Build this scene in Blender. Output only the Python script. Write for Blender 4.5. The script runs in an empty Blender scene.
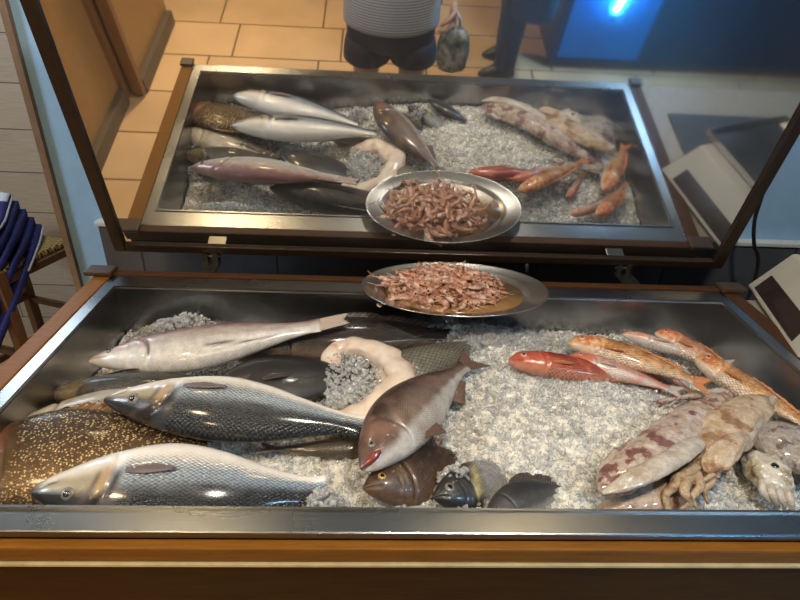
import bpy, bmesh, math, random
import numpy as np
from mathutils import Vector, Matrix, noise
C = bpy.context.scene.collection
S = bpy.context.scene
random.seed(7); RNG = np.random.default_rng(7)
FLOOR = -1.05            # the rim of the case is z = 0

# ---------------------------------------------------------------- camera
CAMP = np.array([-0.1147, -0.4848, 0.5729])
RC = np.array([[0.99898, -0.02925, 0.0453], [-0.0238, 0.4834, 0.8751], [-0.0475, -0.8752, 0.4822]])
def _rot(p, y, r):
    f = np.array([math.sin(y)*math.cos(p), math.cos(y)*math.cos(p), -math.sin(p)])
    rt = np.cross(f, [0, 0, 1]); rt /= np.linalg.norm(rt)
    up = np.cross(rt, f)
    c, s = math.cos(r), math.sin(r)
    return c*rt+s*up, -s*rt+c*up, f
_rt, _up, _fw = _rot(0.5032, 0.0538, 0.0511)
FPX = 548.228
cam = bpy.data.cameras.new('camera'); co = bpy.data.objects.new('camera', cam); C.objects.link(co)
M = Matrix.Identity(4)
for i in range(3):
    M[i][0] = _rt[i]; M[i][1] = _up[i]; M[i][2] = -_fw[i]; M[i][3] = CAMP[i]
co.matrix_world = M
cam.sensor_width = 36; cam.lens = 36*FPX/800; cam.clip_start = 0.02
S.camera = co
def at(u, v, z):
    d = _rt*((u-400)/FPX)+_up*((300-v)/FPX)+_fw
    return CAMP+d*((z-CAMP[2])/d[2])
def aty(u, v, y):
    d = _rt*((u-400)/FPX)+_up*((300-v)/FPX)+_fw
    return CAMP+d*((y-CAMP[1])/d[1])

# ---------------------------------------------------------------- world, exposure, lights
S.view_settings.view_transform = 'Standard'; S.view_settings.look = 'None'
S.view_settings.gamma = 1; S.view_settings.use_curve_mapping = False
S.view_settings.exposure = 0.0
W = bpy.data.worlds.new('world'); S.world = W; W.use_nodes = True
W.node_tree.nodes['Background'].inputs[0].default_value = (0.55, 0.62, 0.75, 1)
W.node_tree.nodes['Background'].inputs[1].default_value = 0.02
def lamp(name, loc, target, power, color, size, spread=180):
    l = bpy.data.lights.new(name, 'AREA'); l.energy = power; l.color = color; l.shape = 'DISK'; l.size = size; l.spread = math.radians(spread)
    o = bpy.data.objects.new(name, l); C.objects.link(o); o.location = loc
    o.rotation_euler = (Vector(target)-Vector(loc)).to_track_quat('-Z', 'Y').to_euler(); return o
WARM = (1.0, 0.74, 0.42); NEUT = (1.0, 0.91, 0.77); COOL = (0.42, 0.68, 1.0)
lamp('warm_lamp_light', (-0.95, -0.62, 1.48), (-0.75, -0.4, -0.5), 14, WARM, 0.16)
lamp('neutral_lamp_light', (0.25, -0.35, 1.48), (0.22, 0.2, -0.1), 18, NEUT, 0.16)
lamp('floor_fill_light', (-1.15, -2.1, 1.48), (-1.0, -1.7, -1), 30, WARM, 0.2, 105)  # extra warm lamp, added to brighten the floor
lamp('cool_lamp_light', (1.5, -1.3, 1.48), (0.9, -1.4, -1.0), 24, COOL, 0.3, 110)
lamp('rear_lamp_light', (-0.80, 0.80, 1.50), (-0.5, 0.1, 0.0), 4, WARM, 0.12)
lamp('rear_lamp_light', (0.45, 0.80, 1.50), (0.2, 0.1, 0.0), 4, WARM, 0.12)
lamp('side_fill_light', (1.55, 0.1, 1.2), (0.9, 0.95, 0.2), 0.9, COOL, 0.5)  # added cool fill on the right, no source behind it
lamp('left_fill_light', (-2.5, -0.1, 1.1), (-1.1, 1.2, 0.1), 26, (0.80, 0.91, 1.0), 0.6)  # added fill for the blue wall and planks, no known source
lamp('rear_left_fill_light', (-1.8, 1.93, 1.05), (-0.4, 0.2, -0.2), 10, (0.66, 0.83, 1.0), 0.6)  # added bluish fill in front of the glowing panel

# ---------------------------------------------------------------- material helpers
class NT:
    def __init__(s, name):
        s.m = bpy.data.materials.new(name); s.m.use_nodes = True
        s.n = s.m.node_tree.nodes; s.l = s.m.node_tree.links
        s.b = s.n['Principled BSDF']; s.out = s.n['Material Output']
    def new(s, t, **kw):
        x = s.n.new(t)
        for k, v in kw.items(): setattr(x, k, v)
        return x
    def link(s, a, b): s.l.new(a, b)
    def setv(s, node, **kw):
        for k, v in kw.items():
            node.inputs[k.replace('_', ' ')].default_value = v
    def mix(s, a, b, fac, mode='MIX'):
        x = s.new('ShaderNodeMix', data_type='RGBA', blend_type=mode)
        for sock, val in ((x.inputs[0], fac), (x.inputs[6], a), (x.inputs[7], b)):
            if hasattr(val, 'is_output'): s.link(val, sock)
            else: sock.default_value = val if not isinstance(val, tuple) or len(val) == 4 else val+(1,)
        return x.outputs[2]
    def ramp(s, fac, stops):
        x = s.new('ShaderNodeValToRGB'); cr = x.color_ramp
        while len(cr.elements) > 1: cr.elements.remove(cr.elements[-1])
        for i, (p, c) in enumerate(stops):
            e = cr.elements[0] if i == 0 else cr.elements.new(p)
            e.position = p; e.color = (c if len(c) == 4 else tuple(c)+(1,)) if hasattr(c, '__len__') else (c, c, c, 1)
        s.link(fac, x.inputs[0]); return x.outputs[0]
    def noise(s, scale, detail=3, coord='Object', vec=None, rough=0.5, stretch=None):
        x = s.new('ShaderNodeTexNoise'); s.setv(x, Scale=scale, Detail=detail, Roughness=rough)
        if vec is None: vec = s.new('ShaderNodeTexCoord').outputs[coord]
        if stretch:
            mp = s.new('ShaderNodeMapping'); mp.inputs['Scale'].default_value = stretch; s.link(vec, mp.inputs[0]); vec = mp.outputs[0]
        s.link(vec, x.inputs['Vector']); return x.outputs['Fac']
    def bump(s, h, strength=0.3, dist=0.01, normal=None):
        x = s.new('ShaderNodeBump'); s.setv(x, Strength=strength, Distance=dist); s.link(h, x.inputs['Height'])
        if normal: s.link(normal, x.inputs['Normal'])
        return x.outputs[0]
def plain(name, col, rough=0.5, metal=0.0, nscale=40, namt=0.15, bump=0.0, coat=0.0, stretch=None):
    t = NT(name)
    f = t.noise(nscale, 4, stretch=stretch)
    lo = tuple(c*(1-namt) for c in col); hi = tuple(min(1, c*(1+namt)) for c in col)
    t.link(t.ramp(f, [(0.3, lo), (0.7, hi)]), t.b.inputs['Base Color'])
    t.setv(t.b, Roughness=rough, Metallic=metal)
    t.b.inputs['Coat Weight'].default_value = coat; t.b.inputs['Coat Roughness'].default_value = 0.08
    if bump: t.link(t.bump(f, bump, 0.004), t.b.inputs['Normal'])
    return t.m
def wood(name, c1, c2, stretch, rough=0.35, coat=0.2, spec=0.5):
    t = NT(name)
    f = t.noise(14, 6, stretch=stretch, rough=0.65)
    t.link(t.ramp(f, [(0.3, c1), (0.7, c2)]), t.b.inputs['Base Color'])
    t.setv(t.b, Roughness=rough); t.b.inputs['Coat Weight'].default_value = coat; t.b.inputs['Specular IOR Level'].default_value = spec
    t.link(t.bump(f, 0.15, 0.003), t.b.inputs['Normal']); return t.m
def steel(name, col, rough, stretch):
    t = NT(name)
    f = t.noise(30, 5, stretch=stretch, rough=0.7); g = t.noise(5, 4)
    t.link(t.ramp(g, [(0.25, tuple(c*0.8 for c in col)), (0.75, col)]), t.b.inputs['Base Color'])
    t.setv(t.b, Metallic=1.0)
    r = t.new('ShaderNodeMapRange'); t.setv(r, To_Min=rough*0.7, To_Max=rough*1.4); t.link(g, r.inputs[0]); t.link(r.outputs[0], t.b.inputs['Roughness'])
    t.link(t.bump(f, 0.12, 0.002), t.b.inputs['Normal']); return t.m

MAT = {}
MAT['steel'] = steel('brushed_steel', (0.35, 0.355, 0.35), 0.27, (1, 12, 12))
MAT['steel_basin'] = steel('basin_steel', (0.38, 0.38, 0.39), 0.22, (1, 12, 12))
MAT['hinge_steel'] = steel('hinge_steel', (0.16, 0.15, 0.13), 0.35, (1, 1, 1))
MAT['tray_steel'] = steel('tray_steel', (0.62, 0.62, 0.6), 0.22, (1, 1, 1))
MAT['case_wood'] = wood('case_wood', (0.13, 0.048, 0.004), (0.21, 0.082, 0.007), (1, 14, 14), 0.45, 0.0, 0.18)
MAT['case_wood_shaded'] = wood('case_wood_shaded', (0.040, 0.016, 0.006), (0.075, 0.030, 0.010), (1, 14, 14), 0.45, 0.0, 0.2)  # darker copy of the case wood, shade put into the colour
MAT['case_panel'] = wood('case_panel_wood', (0.026, 0.0095, 0.0004), (0.042, 0.017, 0.0008), (1, 10, 10), 0.55, 0.0, 0.12)
MAT['bronze'] = plain('bronze_frame', (0.030, 0.018, 0.010), 0.38, 0.35, 60, 0.2)
MAT['dark_cap'] = plain('dark_corner_cap', (0.05, 0.028, 0.015), 0.4, 0.0)
MAT['lit_edge'] = plain('lit_edge_pale', (0.55, 0.45, 0.25), 0.3, 0.3)  # bright lit edge put into the colour
MAT['black'] = plain('black_rubber', (0.012, 0.012, 0.013), 0.45)
MAT['stool_wood'] = wood('stool_wood', (0.10, 0.045, 0.02), (0.19, 0.09, 0.04), (8, 8, 1))
MAT['counter_front'] = wood('counter_front_wood', (0.30, 0.165, 0.06), (0.38, 0.22, 0.085), (8, 8, 1), 0.45, 0.1)
MAT['counter_trim'] = wood('counter_trim_wood', (0.17, 0.08, 0.035), (0.24, 0.12, 0.05), (8, 8, 1), 0.45, 0.1)
MAT['plinth'] = plain('counter_plinth', (0.09, 0.07, 0.055), 0.5)
MAT['slate'] = plain('dark_slate', (0.040, 0.050, 0.060), 0.5, 0.0, 9, 0.25, 0.05)
MAT['worktop_end'] = plain('worktop_edge_grey', (0.22, 0.19, 0.17), 0.5)
MAT['blue_wall'] = plain('pale_blue_paint', (0.28, 0.50, 0.78), 0.6, 0, 25, 0.04, 0.03)
MAT['white_trim'] = plain('white_trim_paint', (0.55, 0.62, 0.64), 0.5, 0, 30, 0.04)
MAT['brown_trim'] = plain('brown_trim', (0.20, 0.13, 0.08), 0.5)
MAT['ceiling'] = plain('ceiling_paint', (0.20, 0.16, 0.12), 0.7, 0, 10, 0.04)
MAT['room_wall'] = plain('warm_wall_paint', (0.42, 0.34, 0.25), 0.7, 0, 10, 0.06)
MAT['stone'] = plain('pale_stone_counter', (0.27, 0.245, 0.20), 0.4, 0, 60, 0.12)
MAT['mat_black'] = plain('dark_counter_mat', (0.035, 0.037, 0.04), 0.5)
MAT['scale_white'] = plain('scale_white_plastic', (0.40, 0.375, 0.32), 0.4, 0, 8, 0.05)
MAT['scale_dark'] = plain('scale_dark_window', (0.03, 0.02, 0.018), 0.12)
MAT['navy'] = plain('navy_cloth', (0.018, 0.025, 0.16), 0.85, 0, 90, 0.3, 0.2)
MAT['white_hem'] = plain('white_hem_cloth', (0.6, 0.62, 0.66), 0.8, 0, 90, 0.1)
MAT['navy_cabinet'] = plain('navy_cabinet_panel', (0.008, 0.020, 0.075), 0.3, 0, 8, 0.2)

def planks():
    t = NT('grey_beige_planks'); tc = t.new('ShaderNodeTexCoord')
    mp = t.new('ShaderNodeMapping'); mp.inputs['Rotation'].default_value = (math.pi/2, 0, 0); t.link(tc.outputs['Object'], mp.inputs[0])
    b = t.new('ShaderNodeTexBrick', offset=0.37); t.setv(b, Scale=1.0, Mortar_Size=0.0025)
    b.inputs['Brick Width'].default_value = 1.4; b.inputs['Row Height'].default_value = 0.19
    b.inputs['Color1'].default_value = (0.62, 0.51, 0.38, 1); b.inputs['Color2'].default_value = (0.55, 0.45, 0.34, 1); b.inputs['Mortar'].default_value = (0.14, 0.11, 0.08, 1)
    t.link(mp.outputs[0], b.inputs['Vector'])
    g = t.noise(10, 6, stretch=(1, 1, 16), rough=0.65)
    t.link(t.mix(b.outputs[0], t.ramp(g, [(0.3, 0.72), (0.7, 1.0)]), 1.0, 'MULTIPLY'), t.b.inputs['Base Color'])
    t.setv(t.b, Roughness=0.55); return t.m
MAT['planks'] = planks()
def dado():
    t = NT('dark_slate_wall_tiles'); tc = t.new('ShaderNodeTexCoord')
    mp = t.new('ShaderNodeMapping'); mp.inputs['Rotation'].default_value = (math.pi/2, 0, 0); mp.inputs['Location'].default_value = (0.02, 0, 0); t.link(tc.outputs['Object'], mp.inputs[0])
    b = t.new('ShaderNodeTexBrick', offset=0.0); t.setv(b, Scale=1.0, Mortar_Size=0.003)
    b.inputs['Brick Width'].default_value = 0.37; b.inputs['Row Height'].default_value = 0.26
    b.inputs['Color1'].default_value = (0.085, 0.098, 0.115, 1); b.inputs['Color2'].default_value = (0.10, 0.105, 0.12, 1); b.inputs['Mortar'].default_value = (0.03, 0.035, 0.04, 1)
    t.link(mp.outputs[0], b.inputs['Vector'])
    t.link(t.mix(b.outputs[0], t.ramp(t.noise(9, 5), [(0.3, 0.7), (0.7, 1.0)]), 1.0, 'MULTIPLY'), t.b.inputs['Base Color']); t.setv(t.b, Roughness=0.4); return t.m
MAT['dado'] = dado()
def tiles():
    t = NT('beige_floor_tiles'); tc = t.new('ShaderNodeTexCoord')
    mp = t.new('ShaderNodeMapping'); mp.inputs['Location'].default_value = (0.37, 1.67, 0); t.link(tc.outputs['Object'], mp.inputs[0])
    b = t.new('ShaderNodeTexBrick', offset=0.2); t.setv(b, Scale=1.0, Mortar_Size=0.006, Bias=0.0)
    b.inputs['Brick Width'].default_value = 0.69; b.inputs['Row Height'].default_value = 0.37
    b.inputs['Color1'].default_value = (0.66, 0.45, 0.25, 1); b.inputs['Color2'].default_value = (0.58, 0.39, 0.22, 1); b.inputs['Mortar'].default_value = (0.09, 0.055, 0.03, 1)
    t.link(mp.outputs[0], b.inputs['Vector'])
    g = t.noise(3.5, 5)
    t.link(t.mix(b.outputs[0], t.ramp(g, [(0.3, 0.82), (0.7, 1.0)]), 1.0, 'MULTIPLY'), t.b.inputs['Base Color'])
    t.setv(t.b, Roughness=0.4); return t.m
MAT['tiles'] = tiles()
def mirror_mat():
    # polished sheet, cleaner on the left and greasy and scratched on the right
    t = NT('polished_mirror_lid'); t.n.remove(t.b)
    g1 = t.new('ShaderNodeBsdfAnisotropic'); g1.inputs['Color'].default_value = (0.74, 0.75, 0.75, 1)
    g2 = t.new('ShaderNodeBsdfAnisotropic'); g2.inputs['Color'].default_value = (0.75, 0.78, 0.80, 1); g2.inputs['Roughness'].default_value = 0.36
    tc = t.new('ShaderNodeTexCoord'); sx = t.new('ShaderNodeSeparateXYZ'); t.link(tc.outputs['Object'], sx.inputs[0])
    mr = t.new('ShaderNodeMapRange'); t.setv(mr, From_Min=0.0, From_Max=0.6, To_Min=0.0, To_Max=1.0); t.link(sx.outputs[0], mr.inputs[0])
    sm = t.noise(3.0, 5, rough=0.6); sc = t.noise(70, 3, stretch=(1, 1, 0.08))
    rr = t.new('ShaderNodeMapRange'); t.setv(rr, To_Min=0.025, To_Max=0.06); t.link(mr.outputs[0], rr.inputs[0]); t.link(rr.outputs[0], g1.inputs['Roughness'])
    t.link(t.bump(sc, 0.02, 0.001), g2.inputs['Normal'])
    f1 = t.ramp(sm, [(0.3, 0.05), (0.75, 0.15)]); f2 = t.ramp(sm, [(0.3, 0.07), (0.75, 0.17)])
    mx = t.new('ShaderNodeMixShader')
    t.link(t.mix(f1, f2, mr.outputs[0]), mx.inputs[0]); t.link(g1.outputs[0], mx.inputs[1]); t.link(g2.outputs[0], mx.inputs[2])
    t.link(mx.outputs[0], t.out.inputs[0]); return t.m
MAT['mirror'] = mirror_mat()
def emit(name, col, st):
    t = NT(name); t.b.inputs['Emission Color'].default_value = col+(1,); t.b.inputs['Emission Strength'].default_value = st
    t.b.inputs['Base Color'].default_value = col+(1,); return t.m
MAT['blue_glare'] = plain('blue_glare_panel', (0.002, 0.16, 0.62), 0.35, 0, 30, 0.1)  # blue front of the box added for the mirror glare
MAT['cyan_glare'] = emit('cyan_glare_emitter', (0.06, 0.58, 1.0), 75)  # added emitter that makes the blue glare
MAT['fill_panel_glow'] = emit('glowing_fill_panel', (0.75, 0.88, 1.0), 1.7)  # glow of the added panel, no known window
MAT['warm_lens'] = emit('warm_lamp_lens', (1.0, 0.75, 0.4), 8)
MAT['cool_lens'] = emit('cool_lamp_lens', (0.5, 0.75, 1.0), 8)
def straw():
    t = NT('woven_straw'); tc = t.new('ShaderNodeTexCoord')
    w = t.new('ShaderNodeTexWave', wave_type='BANDS', bands_direction='X'); t.setv(w, Scale=30, Distortion=3.0, Detail=2)
    w2 = t.new('ShaderNodeTexWave', wave_type='BANDS', bands_direction='Y'); t.setv(w2, Scale=22, Distortion=3.0)
    t.link(tc.outputs['Object'], w.inputs[0]); t.link(tc.outputs['Object'], w2.inputs[0])
    c = t.mix(w.outputs[1], w2.outputs[1], 0.5)
    t.link(t.ramp(c, [(0.25, (0.12, 0.07, 0.015)), (0.7, (0.72, 0.52, 0.17))]), t.b.inputs['Base Color'])
    t.link(t.bump(c, 0.8, 0.006), t.b.inputs['Normal']); t.setv(t.b, Roughness=0.6); return t.m
MAT['straw'] = straw()

# ---------------------------------------------------------------- object helpers
ORG = {}
def org(o):
    while o.parent: o = o.parent
    return Vector(ORG.get(o.name, (0, 0, 0)))
def link_mesh(name, me, mat, parent=None, smooth=True):
    o = bpy.data.objects.new(name, me); C.objects.link(o)
    if mat: me.materials.append(mat)
    if parent: o.parent = parent
    if smooth:
        me.polygons.foreach_set('use_smooth', [True]*len(me.polygons))
    return o
def mesh(name, verts, faces, mat, parent=None, smooth=True, recalc=True):
    v = np.asarray(verts, float)
    if parent: v = v-np.array(org(parent))
    me = bpy.data.meshes.new(name); me.from_pydata([tuple(x) for x in v], [], faces)
    if recalc:
        bm = bmesh.new(); bm.from_mesh(me); bmesh.ops.recalc_face_normals(bm, faces=bm.faces); bm.to_mesh(me); bm.free()
    me.update()
    return link_mesh(name, me, mat, parent, smooth)
def bobj(name, bm, mat, parent=None, smooth=False):
    if parent: bmesh.ops.translate(bm, vec=-org(parent), verts=bm.verts)
    bmesh.ops.recalc_face_normals(bm, faces=bm.faces)
    me = bpy.data.meshes.new(name); bm.to_mesh(me); bm.free()
    return link_mesh(name, me, mat, parent, smooth)
def tag(o, label, cat, group=None, kind=None):
    if label: o['label'] = label
    if cat: o['category'] = cat
    if group: o['group'] = group
    if kind: o['kind'] = kind
    return o
def thing(name, loc, label, cat, group=None):
    o = bpy.data.objects.new(name, None); C.objects.link(o); o.location = loc; o.empty_display_size = 0.02
    ORG[o.name] = tuple(loc); return tag(o, label, cat, group)
def box(bm, lo, hi, bevel=0.0, mat4=None):
    r = bmesh.ops.create_cube(bm, size=1.0); vs = r['verts']
    lo = Vector(lo); hi = Vector(hi)
    for v in vs:
        v.co = Vector(((lo[i]+hi[i])/2+v.co[i]*(hi[i]-lo[i]) for i in range(3)))
    if bevel:
        es = list({e for v in vs for e in v.link_edges})
        r = bmesh.ops.bevel(bm, geom=es, offset=bevel, segments=2, affect='EDGES', profile=0.6)
        vs = list({v for f in r['faces'] for v in f.verts}|{v for v in vs if v.is_valid})
    if mat4 is not None: bmesh.ops.transform(bm, matrix=mat4, verts=[v for v in vs if v.is_valid])
    return bm
def boxo(name, lo, hi, mat, parent=None, bevel=0.0, mat4=None):
    return bobj(name, box(bmesh.new(), lo, hi, bevel, mat4), mat, parent, smooth=False)
def struct(o): o['kind'] = 'structure'; return o
def tube_data(pts, rad, n=10, cap=True):
    pts = [Vector(p) for p in pts]
    if not hasattr(rad, '__len__'): rad = [rad]*len(pts)
    vs, fs = [], []; up = None
    for i, p in enumerate(pts):
        t = (pts[min(i+1, len(pts)-1)]-pts[max(i-1, 0)]).normalized()
        if up is None: up = t.orthogonal().normalized()
        up = (up-t*up.dot(t)).normalized(); sd = t.cross(up)
        for k in range(n):
            a = 2*math.pi*k/n; vs.append(p+(up*math.cos(a)+sd*math.sin(a))*rad[i])
    for i in range(len(pts)-1):
        for k in range(n):
            fs.append((i*n+k, i*n+(k+1) % n, (i+1)*n+(k+1) % n, (i+1)*n+k))
    if cap:
        fs.append(tuple(range(n))); fs.append(tuple((len(pts)-1)*n+k for k in range(n)))
    return vs, fs
def join(lst):
    V, F = [], []
    for v, f in lst:
        o = len(V); V += [tuple(x) for x in v]; F += [tuple(i+o for i in q) for q in f]
    return V, F
def catmull(pts, n):
    pts = [np.array(p, float) for p in pts]; P = [2*pts[0]-pts[1]]+pts+[2*pts[-1]-pts[-2]]
    out = []
    m = len(pts)-1
    for i in range(n+1):
        x = i/n*m; k = min(int(x), m-1); t = x-k
        a, b, c, d = P[k:k+4]
        out.append(0.5*((2*b)+(c-a)*t+(2*a-5*b+4*c-d)*t*t+(3*b-a-3*c+d)*t**3))
    return np.array(out)
def tubeo(name, pts, rad, mat, parent=None, n=10):
    v, f = tube_data(pts, rad, n); return mesh(name, v, f, mat, parent)

# ================================================================ the room
struct(boxo('floor', (-4, -4.2, FLOOR-0.05), (4, 3.0, FLOOR), MAT['tiles']))
struct(boxo('ceiling', (-4, -4.2, 1.62), (4, 3.0, 1.7), MAT['ceiling']))
struct(boxo('wall_back', (-0.955, 0.95, FLOOR), (2.2, 1.07, 1.62), MAT['blue_wall']))
struct(boxo('trim_1', (-0.972, 0.935, FLOOR), (-0.955, 1.085, 1.62), MAT['brown_trim']))
struct(boxo('wall_left', (-4, 2.0, FLOOR), (-0.2, 2.1, 1.62), MAT['planks']))
struct(boxo('wall_right', (3.0, -4.2, FLOOR), (3.1, 3.0, 1.62), MAT['room_wall']))
struct(boxo('wall_front', (-4, -4.2, FLOOR), (3.0, -4.1, 1.62), MAT['room_wall']))
struct(boxo('wall_side', (-4.1, -4.2, FLOOR), (-4, 2.0, 1.62), MAT['room_wall']))
struct(boxo('fill_panel_1', (-2.25, 1.975, 0.75), (-1.35, 1.995, 1.40), MAT['fill_panel_glow']))  # added glowing panel out of view, brightens the left rim
for nm_, lo_, hi_ in (('trim_3', (-2.30, 1.96, 0.70), (-1.30, 1.998, 0.749)), ('trim_4', (-2.30, 1.96, 1.401), (-1.30, 1.998, 1.45)), ('trim_5', (-2.30, 1.96, 0.7495), (-2.251, 1.998, 1.4005)), ('trim_6', (-1.349, 1.96, 0.7495), (-1.30, 1.998, 1.4005))):
    struct(boxo(nm_, lo_, hi_, MAT['brown_trim']))  # surround of the added glowing panel
struct(boxo('trim_2', (-0.868, 0.918, 0.0005), (2.2, 0.949, 0.013), MAT['white_trim'], bevel=0.003))
struct(boxo('trim_7', (-0.862, 0.925, FLOOR), (2.2, 0.9495, 0.0), MAT['dado'], None, 0.002))

# ================================================================ the fish display case
case = thing('fish_display_case', (0, 0.3, FLOOR), 'long steel fish counter with brown wood edging and an open mirrored lid', 'display case')
IX, IY = 0.675, 0.581
def ring_bm(lo_in, hi_in, lo_out, hi_out, z0, z1, bevel=0.0):
    V, F = [], []
    for z in (z0, z1):
        for a, b in ((lo_in, hi_in), (lo_out, hi_out)):
            V += [(a[0], a[1], z), (b[0], a[1], z), (b[0], b[1], z), (a[0], b[1], z)]
    for k in range(4):
        j = (k+1) % 4
        F += [(k, j, 4+j, 4+k), (8+k, 8+j, 12+j, 12+k), (k, j, 8+j, 8+k), (4+k, 4+j, 12+j, 12+k)]
    return V, F
V, F = ring_bm((-IX, 0), (IX, IY), (-0.703, -0.037), (0.703, 0.634), -0.012, 0.0)
rim = mesh('rim', V, F, MAT['steel'], case, smooth=False)
bv = rim.modifiers.new('bevel', 'BEVEL'); bv.width = 0.0025; bv.segments = 2; bv.limit_method = 'ANGLE'
# folded inner lip that catches the light
V, F = ring_bm((-IX, 0), (IX, IY), (-IX-0.0035, -0.0035), (IX+0.0035, IY+0.0035), -0.0005, 0.003)
mesh('rim_lip', V, F, MAT['steel'], case, smooth=False)
# basin
V = []
ix, iy0, iy1, dz = IX-0.001, 0.001, IY-0.001, -0.27
for z, i in ((-0.004, 0), (dz, 0.02)):
    V += [(-ix+i, iy0+i, z), (ix-i, iy0+i, z), (ix-i, iy1-i, z), (-ix+i, iy1-i, z)]
V += [(x*1.0+(0.006 if x > 0 else -0.006), y+(0.006 if y > .2 else -0.006), z-(0.006 if z < -.1 else 0)) for x, y, z in V]
F = []
for o in (0, 8):
    F += [(o+k, o+(k+1) % 4, o+4+(k+1) % 4, o+4+k) for k in range(4)]+[(o+4, o+5, o+6, o+7)]
F += [(k, (k+1) % 4, 8+(k+1) % 4, 8+k) for k in range(4)]
mesh('basin', V, F, MAT['steel_basin'], case, smooth=False)
boxo('wood_edge', (-0.74, -0.052, -0.034), (0.74, -0.0375, -0.010), MAT['case_wood'], case, 0.003)
boxo('wood_edge', (-0.74, 0.6345, -0.03), (0.74, 0.656, 0.004), MAT['case_wood_shaded'], case, 0.003)
boxo('wood_edge', (-0.74, -0.0403, -0.03), (-0.7035, 0.634, 0.001), MAT['case_wood'], case, 0.003)
boxo('wood_edge', (0.7035, -0.0403, -0.03), (0.74, 0.634, 0.001), MAT['case_wood_shaded'], case, 0.003)
boxo('lit_edge_strip', (-0.74, -0.0555, -0.038), (0.74, -0.046, -0.0345), MAT['lit_edge'], case)  # pale strip paints the bright lit edge of the wood
boxo('front_panel', (-0.735, -0.053, FLOOR+0.08), (0.735, -0.041, -0.0385), MAT['case_panel'], case)
boxo('side_panel', (-0.735, -0.044, FLOOR+0.08), (-0.71, 0.65, -0.031), MAT['case_panel'], case)
boxo('side_panel', (0.71, -0.044, FLOOR+0.08), (0.735, 0.65, -0.031), MAT['case_panel'], case)
boxo('rear_panel', (-0.709, 0.635, FLOOR+0.08), (0.709, 0.65, -0.031), MAT['case_panel'], case)
boxo('plinth', (-0.70, -0.02, FLOOR), (0.70, 0.62, FLOOR+0.08), MAT['plinth'], case)
for sx in (-1, 1):
    boxo('corner_cap', (0.722*sx-0.02, -0.052, 0.002), (0.722*sx+0.02, -0.018, 0.012), MAT['dark_cap'], case, 0.004)
    boxo('corner_cap', (0.728*sx-0.03, 0.622, 0.002), (0.728*sx+0.03, 0.662, 0.013), MAT['dark_cap'], case, 0.004)
# lid: mirror plane leans 13.95 degrees towards the customer
TL = 0.2435
LO = Vector((0.0, 0.7336, 0.0))
Lm = Matrix(((1, 0, 0, 0), (0, -math.sin(TL), math.cos(TL), 0.7336), (0, math.cos(TL), math.sin(TL), 0), (0, 0, 0, 1)))
# columns: local x -> x, local y -> up the lid, local z -> away from the customer
Lm = Matrix.Identity(4)
Lm.col[0] = (1, 0, 0, 0); Lm.col[1] = (0, -math.sin(TL), math.cos(TL), 0); Lm.col[2] = (0, math.cos(TL), math.sin(TL), 0); Lm.col[3] = (0, 0.7336, 0, 1)
lb = bmesh.new()
LH = 0.73
box(lb, (-0.728, 0.022, -0.008), (-0.701, LH, 0.03), 0.003, Lm)
box(lb, (0.719, 0.022, -0.008), (0.746, LH, 0.03), 0.003, Lm)
box(lb, (-0.701, 0.022, -0.008), (0.719, 0.043, 0.03), 0.003, Lm)
box(lb, (-0.701, LH-0.027, -0.008), (0.719, LH, 0.03), 0.003, Lm)
lid = bobj('lid_frame', lb, MAT['bronze'], case)
boxo('mirror_panel', (-0.7005, 0.0435, 0.0), (0.7185, LH-0.028, 0.012), MAT['mirror'], lid, 0, Lm)
boxo('backing', (-0.7005, 0.0435, 0.0125), (0.7185, LH-0.028, 0.022), MAT['bronze'], lid, 0, Lm)
for hx in (-0.505, 0.497):
    hb = bmesh.new()
    box(hb, (hx-0.022, 0.663, -0.0025), (hx+0.022, 0.722, 0.002), 0.001)
    box(hb, (hx-0.018, 0.712, 0.0), (hx-0.006, 0.735, 0.026), 0.001)
    box(hb, (hx+0.006, 0.712, 0.0), (hx+0.018, 0.735, 0.026), 0.001)
    v, f = tube_data([(hx-0.02, 0.724, 0.012), (hx+0.02, 0.724, 0.012)], 0.005, 10)
    bv_ = [hb.verts.new(x) for x in v]
    for q in f: hb.faces.new([bv_[i] for i in q])
    bobj('hinge', hb, MAT['hinge_steel'], case)
tubeo('lid_strut', [(0.258, 0.715, -0.002), (0.258, 0.741, 0.03)], 0.005, MAT['black'], case)
tubeo('lid_cable', [tuple(p) for p in catmull([(0.832, 0.80, 0.30), (0.838, 0.80, 0.17), (0.842, 0.80, 0.12), (0.862, 0.80, 0.06), (0.895, 0.80, 0.0), (0.905, 0.80, -0.12), (0.90, 0.80, -0.5), (0.89, 0.80, FLOOR+.01)], 40)], 0.0045, MAT['black'])
tag(bpy.data.objects['lid_cable'], 'black cable hanging down the blue wall right of the lid', 'cable')

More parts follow.
